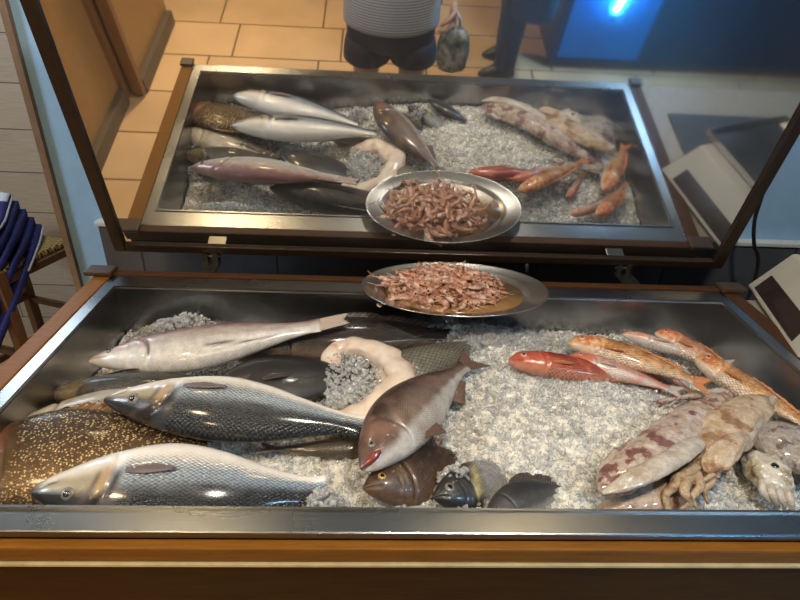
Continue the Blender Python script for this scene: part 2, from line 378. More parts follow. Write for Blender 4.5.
# ================================================================ ice
def vnoise(x, y, s, o=0.0):
    return noise.noise(Vector((x*s, y*s, o)))
def ice_base(x, y):
    z = -0.092
    z += 0.046*math.exp(-(((x-0.22)/0.30)**2+((y-0.27)/0.24)**2))
    z += 0.040*math.exp(-(((x+0.505)/0.10)**2+((y-0.535)/0.06)**2))
    z += 0.030*math.exp(-(((x-0.12)/0.10)**2+((y-0.50)/0.07)**2))
    z += 0.010*math.exp(-(((x+0.02)/0.10)**2+((y-0.04)/0.05)**2))
    z -= 0.020/(1+math.exp((x+0.15)/0.06))
    z -= 0.022*math.exp(-((x-0.68)/0.09)**2)
    return z
def ice_z(x, y):
    return ice_base(x, y)+0.008*vnoise(x, y, 14)+0.006*vnoise(x, y, 40, 3)
def ice_mat(name, trans, base, sss, rough):
    t = NT(name)
    f = t.noise(220, 3, rough=0.6); g = t.noise(14, 4)
    t.link(t.ramp(g, [(0.3, tuple(c*0.9 for c in base)), (0.7, base)]), t.b.inputs['Base Color'])
    t.setv(t.b, Roughness=rough, IOR=1.31); t.b.inputs['Transmission Weight'].default_value = trans
    t.b.inputs['Subsurface Weight'].default_value = sss; t.b.inputs['Subsurface Radius'].default_value = (1, 1, 1); t.b.inputs['Subsurface Scale'].default_value = 0.012
    t.b.inputs['Coat Weight'].default_value = 0.5; t.b.inputs['Coat Roughness'].default_value = 0.06
    t.link(t.bump(f, 0.25, 0.002), t.b.inputs['Normal']); return t.m
def chip_mat():
    t = NT('clear_ice_chips')
    t.b.inputs['Base Color'].default_value = (0.93, 0.93, 0.91, 1); t.setv(t.b, Roughness=0.10, IOR=1.31)
    t.b.inputs['Subsurface Weight'].default_value = 1.0; t.b.inputs['Subsurface Radius'].default_value = (1, 1, 1); t.b.inputs['Subsurface Scale'].default_value = 0.01
    t.b.inputs['Coat Weight'].default_value = 1.0; t.b.inputs['Coat Roughness'].default_value = 0.03
    tr = t.new('ShaderNodeBsdfTransparent'); tr.inputs[0].default_value = (0.97, 0.98, 0.98, 1)
    rf = t.new('ShaderNodeBsdfGlass'); rf.inputs['IOR'].default_value = 1.31; rf.inputs['Roughness'].default_value = 0.03
    m1 = t.new('ShaderNodeMixShader'); m1.inputs[0].default_value = 0.28; t.link(tr.outputs[0], m1.inputs[1]); t.link(rf.outputs[0], m1.inputs[2])
    mx = t.new('ShaderNodeMixShader'); mx.inputs[0].default_value = 0.66; t.link(t.b.outputs[0], mx.inputs[1]); t.link(m1.outputs[0], mx.inputs[2])
    t.link(mx.outputs[0], t.out.inputs[0]); return t.m
MAT['ice_bed'] = ice_mat('packed_crushed_ice', 0.0, (0.78, 0.76, 0.70), 1.0, 0.3)
MAT['ice_chip'] = chip_mat()
nx, ny = 330, 142
X = np.linspace(-0.662, 0.662, nx); Y = np.linspace(0.013, 0.569, ny)
V = []
for j in range(ny):
    for i in range(nx):
        x, y = X[i]+0.0012*random.uniform(-1, 1), Y[j]+0.0012*random.uniform(-1, 1)
        V.append((x, y, ice_z(x, y)+0.0035*random.uniform(-1, 1)))
F = [(j*nx+i, j*nx+i+1, (j+1)*nx+i+1, (j+1)*nx+i) for j in range(ny-1) for i in range(nx-1)]
base_n = len(V)
# sides and bottom so that the bed is a solid
edge = [i for i in range(nx)]+[j*nx+nx-1 for j in range(1, ny)]+[(ny-1)*nx+i for i in range(nx-2, -1, -1)]+[j*nx for j in range(ny-2, 0, -1)]
for e in edge: V.append((V[e][0]*0.975, V[e][1]*0.97+0.01, -0.262))
m = len(edge)
F += [(edge[k], edge[(k+1) % m], base_n+(k+1) % m, base_n+k) for k in range(m)]
F.append(tuple(range(base_n, base_n+m)))
bed = mesh('ice_bed', V, F, MAT['ice_bed'], None, smooth=False)
tag(bed, 'bed of packed crushed ice filling the steel basin', 'ice', None, 'stuff')
# loose chips
def ico():
    bm = bmesh.new(); bmesh.ops.create_icosphere(bm, subdivisions=1, radius=1.0)
    v = np.array([x.co[:] for x in bm.verts]); f = np.array([[q.index for q in p.verts] for p in bm.faces]); bm.free(); return v, f
IV, IF = ico()
def chips(n, sampler, smin, smax):
    VV, FF = [], []
    for k in range(n):
        x, y, z = sampler()
        s = random.uniform(smin, smax)*(1.0 if random.random() < 0.8 else 1.5)
        q = IV*(1+RNG.uniform(-0.42, 0.25, (len(IV), 1)))*np.array([s, s*random.uniform(.55, 1), s*random.uniform(.4, .8)])
        a = RNG.normal(size=(3, 3)); a, _ = np.linalg.qr(a)
        q = q@a.T+np.array([x, y, z])
        FF.append(IF+len(VV)*len(IV)); VV.append(q)
    return np.concatenate(VV), np.concatenate(FF)
def samp_main():
    while True:
        x = random.uniform(-0.655, 0.655); y = random.uniform(0.018, 0.564)
        if x < -0.12 and not (x < -0.36 and y > 0.47) and random.random() < 0.45: continue
        return x, y, ice_z(x, y)+random.uniform(-0.001, 0.005)
def clump(cx, cy, rx, ry, h):
    def f():
        while True:
            a, b = random.uniform(-1, 1), random.uniform(-1, 1); r = a*a+b*b
            if r < 1: break
        x, y = cx+a*rx, cy+b*ry
        return x, y, ice_z(x, y)+h*(1-r)*random.uniform(0.3, 1)
    return f
parts = [chips(17000, samp_main, 0.0028, 0.0062), chips(2600, clump(-0.535, 0.522, 0.115, 0.046, 0.044), 0.003, 0.0062),
         chips(200, clump(*at(84, 380, -.07)[:2], 0.03, 0.03, 0.04), 0.003, 0.006), chips(160, clump(*at(50, 412, -.07)[:2], 0.03, 0.04, 0.045), 0.003, 0.006),
         chips(420, clump(*at(322, 494, -.06)[:2], 0.035, 0.03, 0.05), 0.0028, 0.0055), chips(260, clump(*at(455, 478, -.05)[:2], 0.03, 0.03, 0.045), 0.003, 0.007),
         chips(450, clump(0.11, 0.50, 0.09, 0.05, 0.012), 0.004, 0.009), chips(260, clump(0.30, 0.46, 0.10, 0.05, 0.006), 0.004, 0.008)]
VV, FF, o = [], [], 0
for a, b in parts: VV.append(a); FF.append(b+o); o += len(a)
VV = np.concatenate(VV); FF = np.concatenate(FF)
me = bpy.data.meshes.new('ice_chips'); me.vertices.add(len(VV)); me.vertices.foreach_set('co', VV.ravel())
me.loops.add(FF.size); me.loops.foreach_set('vertex_index', FF.ravel().astype(np.int32))
me.polygons.add(len(FF)); me.polygons.foreach_set('loop_start', np.arange(0, FF.size, 3, dtype=np.int32)); me.update(); me.validate()
tag(link_mesh('ice_chips', me, MAT['ice_chip'], None, smooth=False), 'loose clear ice chips scattered over the packed ice', 'ice', None, 'stuff')

# ================================================================ fish
def interp(tab, x):
    xs = [a for a, _ in tab]; ys = [b for _, b in tab]
    x = np.asarray(x, float)
    n = len(xs); k = np.clip(np.searchsorted(xs, x)-1, 0, n-2)
    xs = np.array(xs); ys = np.array(ys)
    d = np.gradient(ys, xs)
    h = xs[k+1]-xs[k]; t = np.clip((x-xs[k])/h, 0, 1)
    return (2*t**3-3*t**2+1)*ys[k]+(t**3-2*t**2+t)*h*d[k]+(-2*t**3+3*t**2)*ys[k+1]+(t**3-t**2)*h*d[k+1]
PROF = {
 'bass': dict(top=[(0, .010), (.03, .028), (.08, .050), (.15, .078), (.25, .105), (.38, .120), (.52, .112), (.66, .080), (.76, .052), (.83, .042), (.88, .046)],
              bot=[(0, .012), (.03, .030), (.08, .050), (.15, .076), (.25, .102), (.38, .118), (.52, .102), (.66, .066), (.76, .044), (.83, .038), (.88, .044)],
              wid=[(0, .008), (.03, .026), (.08, .044), (.15, .060), (.25, .072), (.38, .076), (.52, .066), (.66, .044), (.76, .026), (.83, .014), (.88, .008)]),
 'bream': dict(top=[(0, .014), (.03, .045), (.08, .088), (.15, .130), (.25, .168), (.38, .180), (.52, .156), (.66, .105), (.76, .060), (.83, .040), (.88, .046)],
              bot=[(0, .016), (.03, .042), (.08, .076), (.15, .110), (.25, .142), (.38, .152), (.52, .130), (.66, .086), (.76, .050), (.83, .036), (.88, .042)],
              wid=[(0, .010), (.03, .034), (.08, .058), (.15, .078), (.25, .090), (.38, .092), (.52, .076), (.66, .050), (.76, .028), (.83, .015), (.88, .008)]),
 'mullet': dict(top=[(0, .018), (.025, .048), (.06, .072), (.12, .086), (.22, .098), (.34, .098), (.5, .088), (.66, .064), (.76, .046), (.83, .036), (.88, .040)],
              bot=[(0, .018), (.025, .036), (.06, .050), (.12, .064), (.22, .080), (.34, .090), (.5, .078), (.66, .052), (.76, .038), (.83, .030), (.88, .034)],
              wid=[(0, .014), (.025, .034), (.06, .050), (.12, .062), (.22, .070), (.34, .070), (.5, .058), (.66, .038), (.76, .024), (.83, .013), (.88, .007)]),
}
def fish_mat(name, scale_mm=5.0, scale_bump=0.5, scale_dark=0.35, metal=0.25, rough=0.28, mottle=0.2, mscale=60, tint=None, sparkle=0.0, coat=0.5, glint=None):
    t = NT(name)
    at_ = t.new('ShaderNodeAttribute', attribute_name='pig')
    uv = t.new('ShaderNodeUVMap', uv_map='sc')
    vo = t.new('ShaderNodeTexVoronoi', feature='F1'); t.setv(vo, Scale=1000.0/scale_mm, Randomness=0.22)
    mp = t.new('ShaderNodeMapping'); mp.inputs['Rotation'].default_value = (0, 0, math.pi/4); mp.inputs['Scale'].default_value = (0.85, 1.1, 1)
    t.link(uv.outputs[0], mp.inputs[0]); t.link(mp.outputs[0], vo.inputs['Vector'])
    lo = 1-scale_dark
    sc = t.ramp(vo.outputs['Distance'], [(0.30, 1.0), (0.62, lo)])
    col = t.mix(at_.outputs['Color'], t.mix(at_.outputs['Color'], sc, 1.0, 'MULTIPLY'), at_.outputs['Alpha'])
    f = t.noise(mscale, 5, rough=0.65)
    col = t.mix(col, t.ramp(f, [(0.3, 1-mottle), (0.7, 1.0)]), 1.0, 'MULTIPLY')
    if tint: col = t.mix(col, tint, t.ramp(t.noise(mscale*0.5, 4), [(0.5, 0.0), (0.72, 0.8)]))
    if glint:  # pale gold glints painted into the skin colour
        v2 = t.new('ShaderNodeTexVoronoi', feature='F1'); t.setv(v2, Scale=300.0, Randomness=1.0); t.link(t.new('ShaderNodeTexCoord').outputs['Object'], v2.inputs['Vector'])
        dots = t.new('ShaderNodeMath', operation='MULTIPLY'); t.link(t.ramp(v2.outputs['Distance'], [(0.30, 1.0), (0.52, 0.0)]), dots.inputs[0]); t.link(t.ramp(v2.outputs['Color'], [(0.48, 0.0), (0.6, 1.0)]), dots.inputs[1])
        gm = t.new('ShaderNodeMath', operation='MULTIPLY'); t.link(dots.outputs[0], gm.inputs[0]); t.link(at_.outputs['Alpha'], gm.inputs[1])
        col = t.mix(col, glint, gm.outputs[0])
    t.link(col, t.b.inputs['Base Color'])
    t.setv(t.b, Roughness=rough)
    mm = t.new('ShaderNodeMath', operation='MULTIPLY'); mm.inputs[1].default_value = metal; t.link(at_.outputs['Alpha'], mm.inputs[0]); t.link(mm.outputs[0], t.b.inputs['Metallic'])
    t.b.inputs['Coat Weight'].default_value = coat; t.b.inputs['Coat Roughness'].default_value = 0.12
    ma = t.new('ShaderNodeMath', operation='MULTIPLY'); t.link(vo.outputs['Distance'], ma.inputs[0]); t.link(at_.outputs['Alpha'], ma.inputs[1])
    b1 = t.bump(ma.outputs[0], -0+scale_bump, -0.0025)
    if sparkle:
        wn = t.new('ShaderNodeMath', operation='MULTIPLY'); t.link(vo.outputs['Color'], wn.inputs[0]); t.link(at_.outputs['Alpha'], wn.inputs[1])
        b1 = t.bump(wn.outputs[0], sparkle, 0.003, b1)
    b2 = t.bump(t.noise(260, 4, rough=0.7), 0.22, 0.003, b1)
    t.link(b2, t.b.inputs['Normal']); return t.m
def fin_mat(name, c1, c2, trans=0.25):
    t = NT(name); uv = t.new('ShaderNodeUVMap', uv_map='sc')
    w = t.new('ShaderNodeTexWave', wave_type='BANDS', bands_direction='X'); t.setv(w, Scale=7.0, Distortion=0.6)
    t.link(uv.outputs[0], w.inputs[0])
    t.link(t.ramp(w.outputs[1], [(0.2, c1), (0.8, c2)]), t.b.inputs['Base Color'])
    t.link(t.bump(w.outputs[1], 0.5, 0.002), t.b.inputs['Normal'])
    t.setv(t.b, Roughness=0.3); t.b.inputs['Coat Weight'].default_value = 0.4
    return t.m
def eye_mats(name, iris):
    return plain(name+'_iris', iris, 0.25, 0.0, 200, 0.2, 0, 0.3), plain(name+'_pupil', (0.008, 0.009, 0.011), 0.06, 0, 50, 0.1, 0, 1.0)
EYE_SILVER = eye_mats('silver_eye', (0.17, 0.17, 0.16)); EYE_GOLD = eye_mats('gold_eye', (0.42, 0.25, 0.06)); EYE_RED = eye_mats('pink_eye', (0.60, 0.38, 0.30))
def cmix(a, b, t):
    t = np.clip(t, 0, 1)[..., None]; return np.asarray(a)*(1-t)+np.asarray(b)*t
def sstep(a, b, x): t = np.clip((x-a)/(b-a), 0, 1); return t*t*(3-2*t)

def fish(name, label, head, tail, prof, Hs=1.0, Ws=1.0, dors=1, roll=0.25, bow=0.0, arch=0.0, mat=None, fmat=None, color=None, eyes=EYE_SILVER,
         fins=('tail', 'dorsal', 'anal', 'pectoral', 'pelvic'), NS=110, NR=56, fork=0.5, group=None, gill=True, slit=None, tailfan=0.11, mouth=0.0, spiny=False, eye_r=0.016, eye_v=0.32, cat='fish', lift=0.0, dfin=0.06, pecv=-0.2, eye_s=0.085):
    head = np.array(head, float); tail = np.array(tail, float)
    ax = tail-head; L = np.linalg.norm(ax); ex = ax/L
    up = np.array([0, 0, 1.0]); eu = up-ex*np.dot(up, ex); eu /= np.linalg.norm(eu)
    dh = np.cross(eu, ex)
    if dh[1]*dors < 0: dh = -dh
    ez = math.cos(roll)*dh+math.sin(roll)*eu
    ey = math.cos(roll)*eu-math.sin(roll)*dh
    P = PROF[prof]
    def ctr(s):
        s = np.asarray(s, float)[..., None]
        q = 4*s*(1-s)
        return head+ex*L*s+dh*bow*L*q+eu*arch*L*q
    T = lambda s: interp(P['top'], s)*Hs*L
    B = lambda s: interp(P['bot'], s)*Hs*L
    Wd = lambda s: interp(P['wid'], s)*Ws*L
    def dent(s, v):
        d = np.zeros(np.broadcast(s, v).shape)
        gl = 0.225-0.03*v-0.045*v*v
        if gill:
            d = d-0.008*np.exp(-((s-gl-0.004)/0.006)**2)*(np.abs(v) < 0.85)+0.003*np.exp(-((s-gl+0.02)/0.016)**2)
            pg = gl-0.065
            d = d-0.002*np.exp(-((s-pg)/0.005)**2)*sstep(0.8, 0.4, np.abs(v))
        ml = -0.18-1.2*s
        d = d-0.007*np.exp(-((v-ml)/0.10)**2)*sstep(0.085, 0.06, s)
        if slit is not None:
            d = d-0.012*np.exp(-((v-slit[2]-0.10*np.sin(s*11))/0.07)**2)*sstep(slit[0], slit[0]+.03, s)*sstep(slit[1], slit[1]-.03, s)
        return d*L
    def surf(s, v, side=1, off=0.0):
        s = np.asarray(s, float); v = np.asarray(v, float)
        w = Wd(s)+dent(s, v)+off
        y = side*w*np.sqrt(np.clip(1-v*v, 0, 1)); h = np.where(v > 0, T(s), B(s))+off*0.5
        return ctr(s)+ey*y[..., None]+ez*(v*h)[..., None]
    mid = ctr(np.array(0.4))
    root = thing(name, tuple(mid-np.array([0, 0, 0.02])), label, cat, group)
    # body
    ss = np.concatenate([np.linspace(0, 0.30, int(NS*0.5), endpoint=False), np.linspace(0.30, 0.88, NS-int(NS*0.5))])
    ph = np.linspace(0, 2*math.pi, NR, endpoint=False)
    Sg, Pg = np.meshgrid(ss, ph, indexing='ij')
    v = np.sin(Pg); c = np.cos(Pg)
    dd = np.where(c > -0.2, dent(Sg, v), dent(Sg, v))
    h = np.where(v > 0, T(Sg), B(Sg)); w = np.maximum(Wd(Sg)+dd, 0.0005)
    pos = ctr(Sg)+ey*(w*c)[..., None]+ez*(h*v)[..., None]
    if mouth:   # open jaw: lower jaw swings down
        low = sstep(-0.05, -0.3, v)*sstep(0.11, 0.0, Sg); pos = pos-ez*(mouth*L*low)[..., None]+ex*(mouth*0.4*L*low)[..., None]
    V = [tuple(x) for x in pos.reshape(-1, 3)]; F = []
    for i in range(NS-1):
        for k in range(NR):
            F.append((i*NR+k, i*NR+(k+1) % NR, (i+1)*NR+(k+1) % NR, (i+1)*NR+k))
    V += [tuple(ctr(np.array(-0.006))), tuple(ctr(np.array(0.884)))]
    n0 = NS*NR
    F += [(n0, (k+1) % NR, k) for k in range(NR)]+[(n0+1, (NS-1)*NR+k, (NS-1)*NR+(k+1) % NR) for k in range(NR)]
    body = mesh('body', V, F, mat, root)
    me = body.data
    col = color(Sg, v, c).reshape(-1, 4)
    col = np.concatenate([col, col[:1], col[-1:]])
    a = me.color_attributes.new('pig', 'FLOAT_COLOR', 'POINT'); a.data.foreach_set('color', col.ravel().astype(np.float32))
    uvl = me.uv_layers.new(name='sc')
    per = np.sin(Pg)*np.maximum(T(Sg), 0.2*L*0.1)*1.25
    uvv = np.stack([Sg*L, per], -1).reshape(-1, 2); uvv = np.concatenate([uvv, uvv[:1], uvv[-1:]])
    li = np.zeros(len(me.loops), np.int32); me.loops.foreach_get('vertex_index', li)
    uvl.data.foreach_set('uv', uvv[li].ravel())
    # fins
    def fin(fname, rootp, tipp, m=6, thick=0.0012, ruf=0.0015, parent=root, nrm=None, mt=None):
        n = len(rootp); Vf = []; U = []
        nn = ey if nrm is None else nrm
        for i in range(n):
            for j in range(m):
                t = j/(m-1)
                p = rootp[i]*(1-t)+tipp[i]*t+nn*(ruf*math.sin(i*1.9)*t)
                Vf.append(tuple(p)); U.append((i/n*1.0, t*0.2))
        Ff = [(i*m+j, (i+1)*m+j, (i+1)*m+j+1, i*m+j+1) for i in range(n-1) for j in range(m-1)]
        o = mesh(fname, Vf, Ff, mt or fmat, parent)
        u = o.data.uv_layers.new(name='sc'); l2 = np.zeros(len(o.data.loops), np.int32); o.data.loops.foreach_get('vertex_index', l2)
        u.data.foreach_set('uv', np.array(U)[l2].ravel())
        sd = o.modifiers.new('thickness', 'SOLIDIFY'); sd.thickness = thick; sd.offset = 0
        return o
    if 'tail' in fins:
        ts = np.linspace(-1, 1, 23); hh = float(T(np.array(.87)))
        rp = [surf(np.array(.865), np.array(t*0.92), 0) for t in ts]
        tp = []
        for t in ts:
            e = abs(t)**1.3
            x = 1.0-fork*0.11*(1-e)
            tp.append(ctr(np.array(x))+ez*(t*tailfan*L*(0.6+0.4*e)))
        fin('tail_fin', rp, tp, 8)
    if 'dorsal' in fins:
        s0, s1 = 0.30, 0.76; n = 26
        sv = np.linspace(s0, s1, n); rp, tp = [], []
        for i, s in enumerate(sv):
            t = i/(n-1)
            hgt = dfin*(0.35+0.65*math.sin(min(1, t*2.4)*math.pi/2))*(1-0.55*t)*(0.55 if 0.50 < t < 0.58 else 1)
            if spiny and t < 0.55: hgt *= 1.0 if i % 2 else 0.62
            p = surf(np.array(s), np.array(0.985), 0); rp.append(p-ez*0.003)
            tp.append(p+ez*hgt*L+ex*0.045*L)
        fin('dorsal_fin', rp, tp, 5)
    if 'anal' in fins:
        sv = np.linspace(0.60, 0.75, 10); rp, tp = [], []
        for i, s in enumerate(sv):
            t = i/9; p = surf(np.array(s), np.array(-0.985), 0); rp.append(p+ez*0.003); tp.append(p-ez*0.055*L*(1-0.7*t)+ex*0.035*L)
        fin('anal_fin', rp, tp, 4)
    if 'pectoral' in fins:
        n = 11; rp, tp = [], []
        for i in range(n):
            t = i/(n-1)-0.5
            p = surf(np.array(0.262), np.array(pecv+t*0.13), 1, 0.0005)
            q = surf(np.array(0.285+0.125*math.cos(t*2.5)), np.array(pecv+0.03+t*0.22), 1, 0.0035)
            rp.append(p); tp.append(q+ey*0.002)
        fin('pectoral_fin', rp, tp, 7, 0.0014, 0.0008)
    if 'pelvic' in fins:
        n = 8; rp, tp = [], []
        for i in range(n):
            t = i/(n-1); p = surf(np.array(0.29+0.02*t), np.array(-0.93+0.1*t), 1); rp.append(p)
            tp.append(p+ex*(0.09-0.02*t)*L-ez*(0.045*(1-t)+0.008)*L+ey*0.004)
        fin('pelvic_fin', rp, tp, 5)
    if mouth:
        pa_ = surf(np.array(0.004), np.array(-0.10), 1); pb_ = surf(np.array(0.085), np.array(-0.30), 1); p = (pa_+pb_)/2+ey*0.0015; hl = np.linalg.norm(pb_-pa_)/2
        d1 = (pb_-pa_)/(2*hl); d2 = np.cross(ey, d1); d2 /= np.linalg.norm(d2); Vm, Fm = [], []
        for i in range(9):
            th = math.pi*i/8
            for k in range(16):
                an = 2*math.pi*k/16
                Vm.append(p+d1*math.cos(th)*hl+(d2*math.cos(an)*0.017+ey*math.sin(an)*0.016)*math.sin(th)*L)
        Fm = [(i*16+k, i*16+(k+1) % 16, (i+1)*16+(k+1) % 16, (i+1)*16+k) for i in range(8) for k in range(16)]
        mesh('mouth', Vm, Fm, MOUTH, root)['label'] = 'red open mouth'
    # eyes
    for sd_ in (1, -1):
        p = surf(np.array(eye_s), np.array(eye_v), sd_, -0.0015); r = eye_r*L
        nrm = ey*sd_*0.93+ez*0.30-ex*0.2; nrm /= np.linalg.norm(nrm)
        a1 = np.cross(nrm, ex); a1 /= np.linalg.norm(a1); a2 = np.cross(nrm, a1)
        def dome(rr, hgt, base):
            Vd, Fd = [], []; nr, na = 6, 18
            for i in range(nr):
                th = i/(nr-1)*math.pi/2
                for k in range(na):
                    an = 2*math.pi*k/na
                    Vd.append(p+nrm*(base+hgt*math.sin(th))+(a1*math.cos(an)+a2*math.sin(an))*rr*math.cos(th)*1.0)
            for i in range(nr-1):
                for k in range(na): Fd.append((i*na+k, i*na+(k+1) % na, (i+1)*na+(k+1) % na, (i+1)*na+k))
            Fd.append(tuple(range(na))); return Vd, Fd
        vd, fd = dome(r, r*0.42, 0); eo = mesh('eye', vd, fd, eyes[0], root)
        vd, fd = dome(r*0.58, r*0.32, r*0.20); mesh('pupil', vd, fd, eyes[1], eo)
    return root, surf, ctr, (ex, ey, ez, L)

def alpha(s, v, lo=0.24, hi=0.28): return sstep(lo, hi, s+0.03*v*v)
def vn(s, v, f, k=0):
    return np.sin(s*f*3.1+k)*np.sin(v*f*0.33+k*2.1+np.sin(s*f*1.7))*0.5
def rgba(c, a): return np.concatenate([np.asarray(c), np.asarray(a)[..., None]], -1)

def col_bass(s, v, c):
    back = (0.045, 0.052, 0.062); side = (0.38, 0.46, 0.55); belly = (0.82, 0.80, 0.78)
    k = v+0.05*vn(s, v, 20)
    col = cmix(back, side, sstep(0.30, -0.12, k)); col = cmix(col, belly, sstep(-0.24, -0.56, k))
    headc = cmix((0.03, 0.03, 0.03), (0.36, 0.32, 0.23), sstep(0.42, 0.05, k)); headc = cmix(headc, (0.70, 0.66, 0.60), sstep(-0.10, -0.5, k))
    headc = cmix(headc, (0.035, 0.035, 0.035), sstep(0.05, 0.0, s)*0.8)
    hm = sstep(0.23, 0.20, s+0.03*v*v); col = cmix(col, headc, hm)
    gl = 0.225-0.03*v-0.045*v*v
    col = cmix(col, (0.03, 0.022, 0.02), 0.95*np.exp(-((s-gl-0.012)/0.016)**2)*sstep(-0.45, -0.1, v))
    col = cmix(col, (0.46, 0.29, 0.14), 0.8*np.exp(-((s-gl+0.018)/0.014)**2)*sstep(-0.6, -0.3, v)*sstep(0.45, 0.1, v))
    col = cmix(col, (0.10, 0.06, 0.05), 0.8*np.exp(-((s-gl+0.042)/0.009)**2)*sstep(-0.5, -0.1, v))
    col = cmix(col, (0.02, 0.02, 0.02), 0.7*np.exp(-((v-0.24+0.25*s)/0.018)**2)*sstep(0.26, 0.3, s))
    col = cmix(col, (0.02, 0.012, 0.01), np.exp(-((v+0.18+1.2*s)/0.07)**2)*sstep(0.085, 0.06, s))
    return rgba(col, alpha(s, v)*sstep(-0.75, -0.35, v))
def col_pale(s, v, c):
    col = cmix((0.34, 0.17, 0.16), (0.56, 0.50, 0.47), sstep(0.75, 0.25, v+0.2*vn(s, v, 26))); col = cmix(col, (0.78, 0.76, 0.73), sstep(0.1, -0.3, v))
    col = cmix(col, (0.62, 0.36, 0.32), 0.6*sstep(0.25, 0.05, s)*sstep(0.0, 0.5, v))
    col = cmix(col, (0.03, 0.015, 0.012), np.exp(-((v+0.5+0.10*np.sin(s*11))/0.05)**2)*sstep(.42, .45, s)*sstep(.72, .66, s)*0.95)
    gl = 0.225-0.03*v-0.045*v*v
    col = cmix(col, (0.06, 0.015, 0.015), 0.95*np.exp(-((s-gl-0.006)/0.007)**2)*sstep(0.7, 0.4, np.abs(v)))
    col = cmix(col, (0.30, 0.12, 0.10), 0.8*np.exp(-((v+0.18+1.2*s)/0.06)**2)*sstep(0.085, 0.06, s))
    return rgba(col, alpha(s, v)*0.6)
def mk(back, side, belly, hd=None, b0=0.55, b1=0.0, c0=-0.2, c1=-0.6, spots=None, gillc=(0.03, 0.02, 0.02), gd=0.5):
    def f(s, v, c):
        k = v+0.10*vn(s, v, 22)
        col = cmix(back, side, sstep(b0, b1, k)); col = cmix(col, belly, sstep(c0, c1, k))
        if hd: col = cmix(col, hd, sstep(0.24, 0.17, s+0.03*v*v)*sstep(-0.8, -0.2, v))
        if spots:
            n = np.sin(s*61+3*np.sin(v*5))*np.sin(v*9+2*np.sin(s*33)); col = cmix(col, spots, sstep(0.25, 0.6, n)*0.8)
        gl = 0.225-0.03*v-0.045*v*v
        col = cmix(col, gillc, gd*np.exp(-((s-gl-0.006)/0.007)**2)*sstep(0.8, 0.5, np.abs(v)))
        col = cmix(col, gillc, 0.8*np.exp(-((v+0.18+1.2*s)/0.06)**2)*sstep(0.085, 0.06, s))
        return rgba(col, alpha(s, v))
    return f

M_BASS = fish_mat('silver_bass_skin', 5.2, 0.8, 0.62, 0.35, 0.26, 0.15, 50)
M_PALE = fish_mat('pale_pink_fish_skin', 4.2, 0.5, 0.22, 0.15, 0.28, 0.35, 55)
M_GOLD = fish_mat('golden_brown_fish_skin', 5.0, 0.3, 0.4, 0.5, 0.34, 0.45, 45, None, 0.8, 0.15, (0.62, 0.47, 0.24, 1))
M_DARK = fish_mat('dark_fish_skin', 4.0, 0.6, 0.45, 0.15, 0.38, 0.55, 90, None, 0.4, 0.25)
M_SMOOTH = fish_mat('smooth_black_fish_skin', 3.0, 0.1, 0.1, 0.1, 0.38, 0.3, 70)
M_BROWN = fish_mat('brown_bream_skin', 4.0, 0.3, 0.22, 0.15, 0.3, 0.3, 60)
M_BREAM = fish_mat('mottled_bream_skin', 4.5, 0.4, 0.3, 0.2, 0.28, 0.5, 45, (0.20, 0.11, 0.08, 1), 0.3)
M_RED = fish_mat('red_mullet_skin', 5.0, 0.6, 0.5, 0.2, 0.24, 0.45, 70, (0.78, 0.50, 0.26, 1), 0.6)
M_DEEP = fish_mat('deep_red_mullet_skin', 5.0, 0.6, 0.45, 0.2, 0.24, 0.35, 60, (0.60, 0.20, 0.10, 1), 0.6)
M_PINK = fish_mat('pink_mullet_skin', 5.0, 0.4, 0.25, 0.15, 0.26, 0.35, 75, (0.58, 0.13, 0.06, 1), 0.5)
F_BASS = fin_mat('grey_purple_fin', (0.13, 0.10, 0.11), (0.24, 0.20, 0.21)); F_DARK = fin_mat('dark_fin', (0.035, 0.028, 0.025), (0.09, 0.07, 0.06))
F_GOLD = fin_mat('amber_fin', (0.13, 0.06, 0.02), (0.24, 0.12, 0.04)); F_RED = fin_mat('orange_fin', (0.42, 0.11, 0.04), (0.62, 0.27, 0.09))
F_YEL = fin_mat('yellow_fin', (0.55, 0.30, 0.03), (0.75, 0.45, 0.06)); F_PALE = fin_mat('pale_fin', (0.42, 0.32, 0.28), (0.62, 0.52, 0.46))
F_BROWN = fin_mat('brown_fin', (0.10, 0.06, 0.045), (0.22, 0.14, 0.10))

MOUTH = plain('red_mouth', (.20, .035, .03), 0.3, 0, 90, 0.3, 0, 0.6)
G = 'whole fish laid out on the ice'
fish('silver_bass', 'large silver bass in front, head at the left end of the front rim', at(33, 492, -.040), at(362, 492, -.098), 'bass', 1.28, 1.05, -1, -0.38, 0.0, 0.012, M_BASS, F_BASS, col_bass, fins=('pectoral',), group=G, eye_r=0.020, eye_v=0.34, pecv=-0.25, eye_s=0.112)
fish('silver_bass', 'silver blue bass lying behind the front bass, snout over the golden brown fish', at(105, 400, -.018), at(402, 432, -.050), 'bass', 1.0, 0.98, -1, -0.30, -0.01, 0.012, M_BASS, F_BASS, col_bass, fins=('pectoral',), group=G, eye_r=0.020, eye_v=0.30, pecv=-0.30, eye_s=0.112)
fish('pale_fish', 'pale pinkish white fish with a slit belly, beside the ice heap at the back left', at(90, 361, -.048), at(349, 318, .006), 'bass', 0.86, 0.85, 1, 0.25, -0.030, -0.005, M_PALE, F_PALE, col_pale, fins=('tail',), group=G, slit=(.40, .72, -0.52), fork=0.2, tailfan=0.03)
fish('speckled_fish', 'mottled grey olive fish under the pale pinkish fish', at(46, 396, -.070), at(262, 384, -.066), 'bass', 0.95, 1.0, -1, 0.5, -0.03, 0.0, M_DARK, F_DARK, mk((.07, .06, .045), (.16, .14, .10), (.42, .36, .26), (.20, .15, .08), spots=(.05, .045, .035)), fins=('tail', 'dorsal', 'pectoral'), group=G)
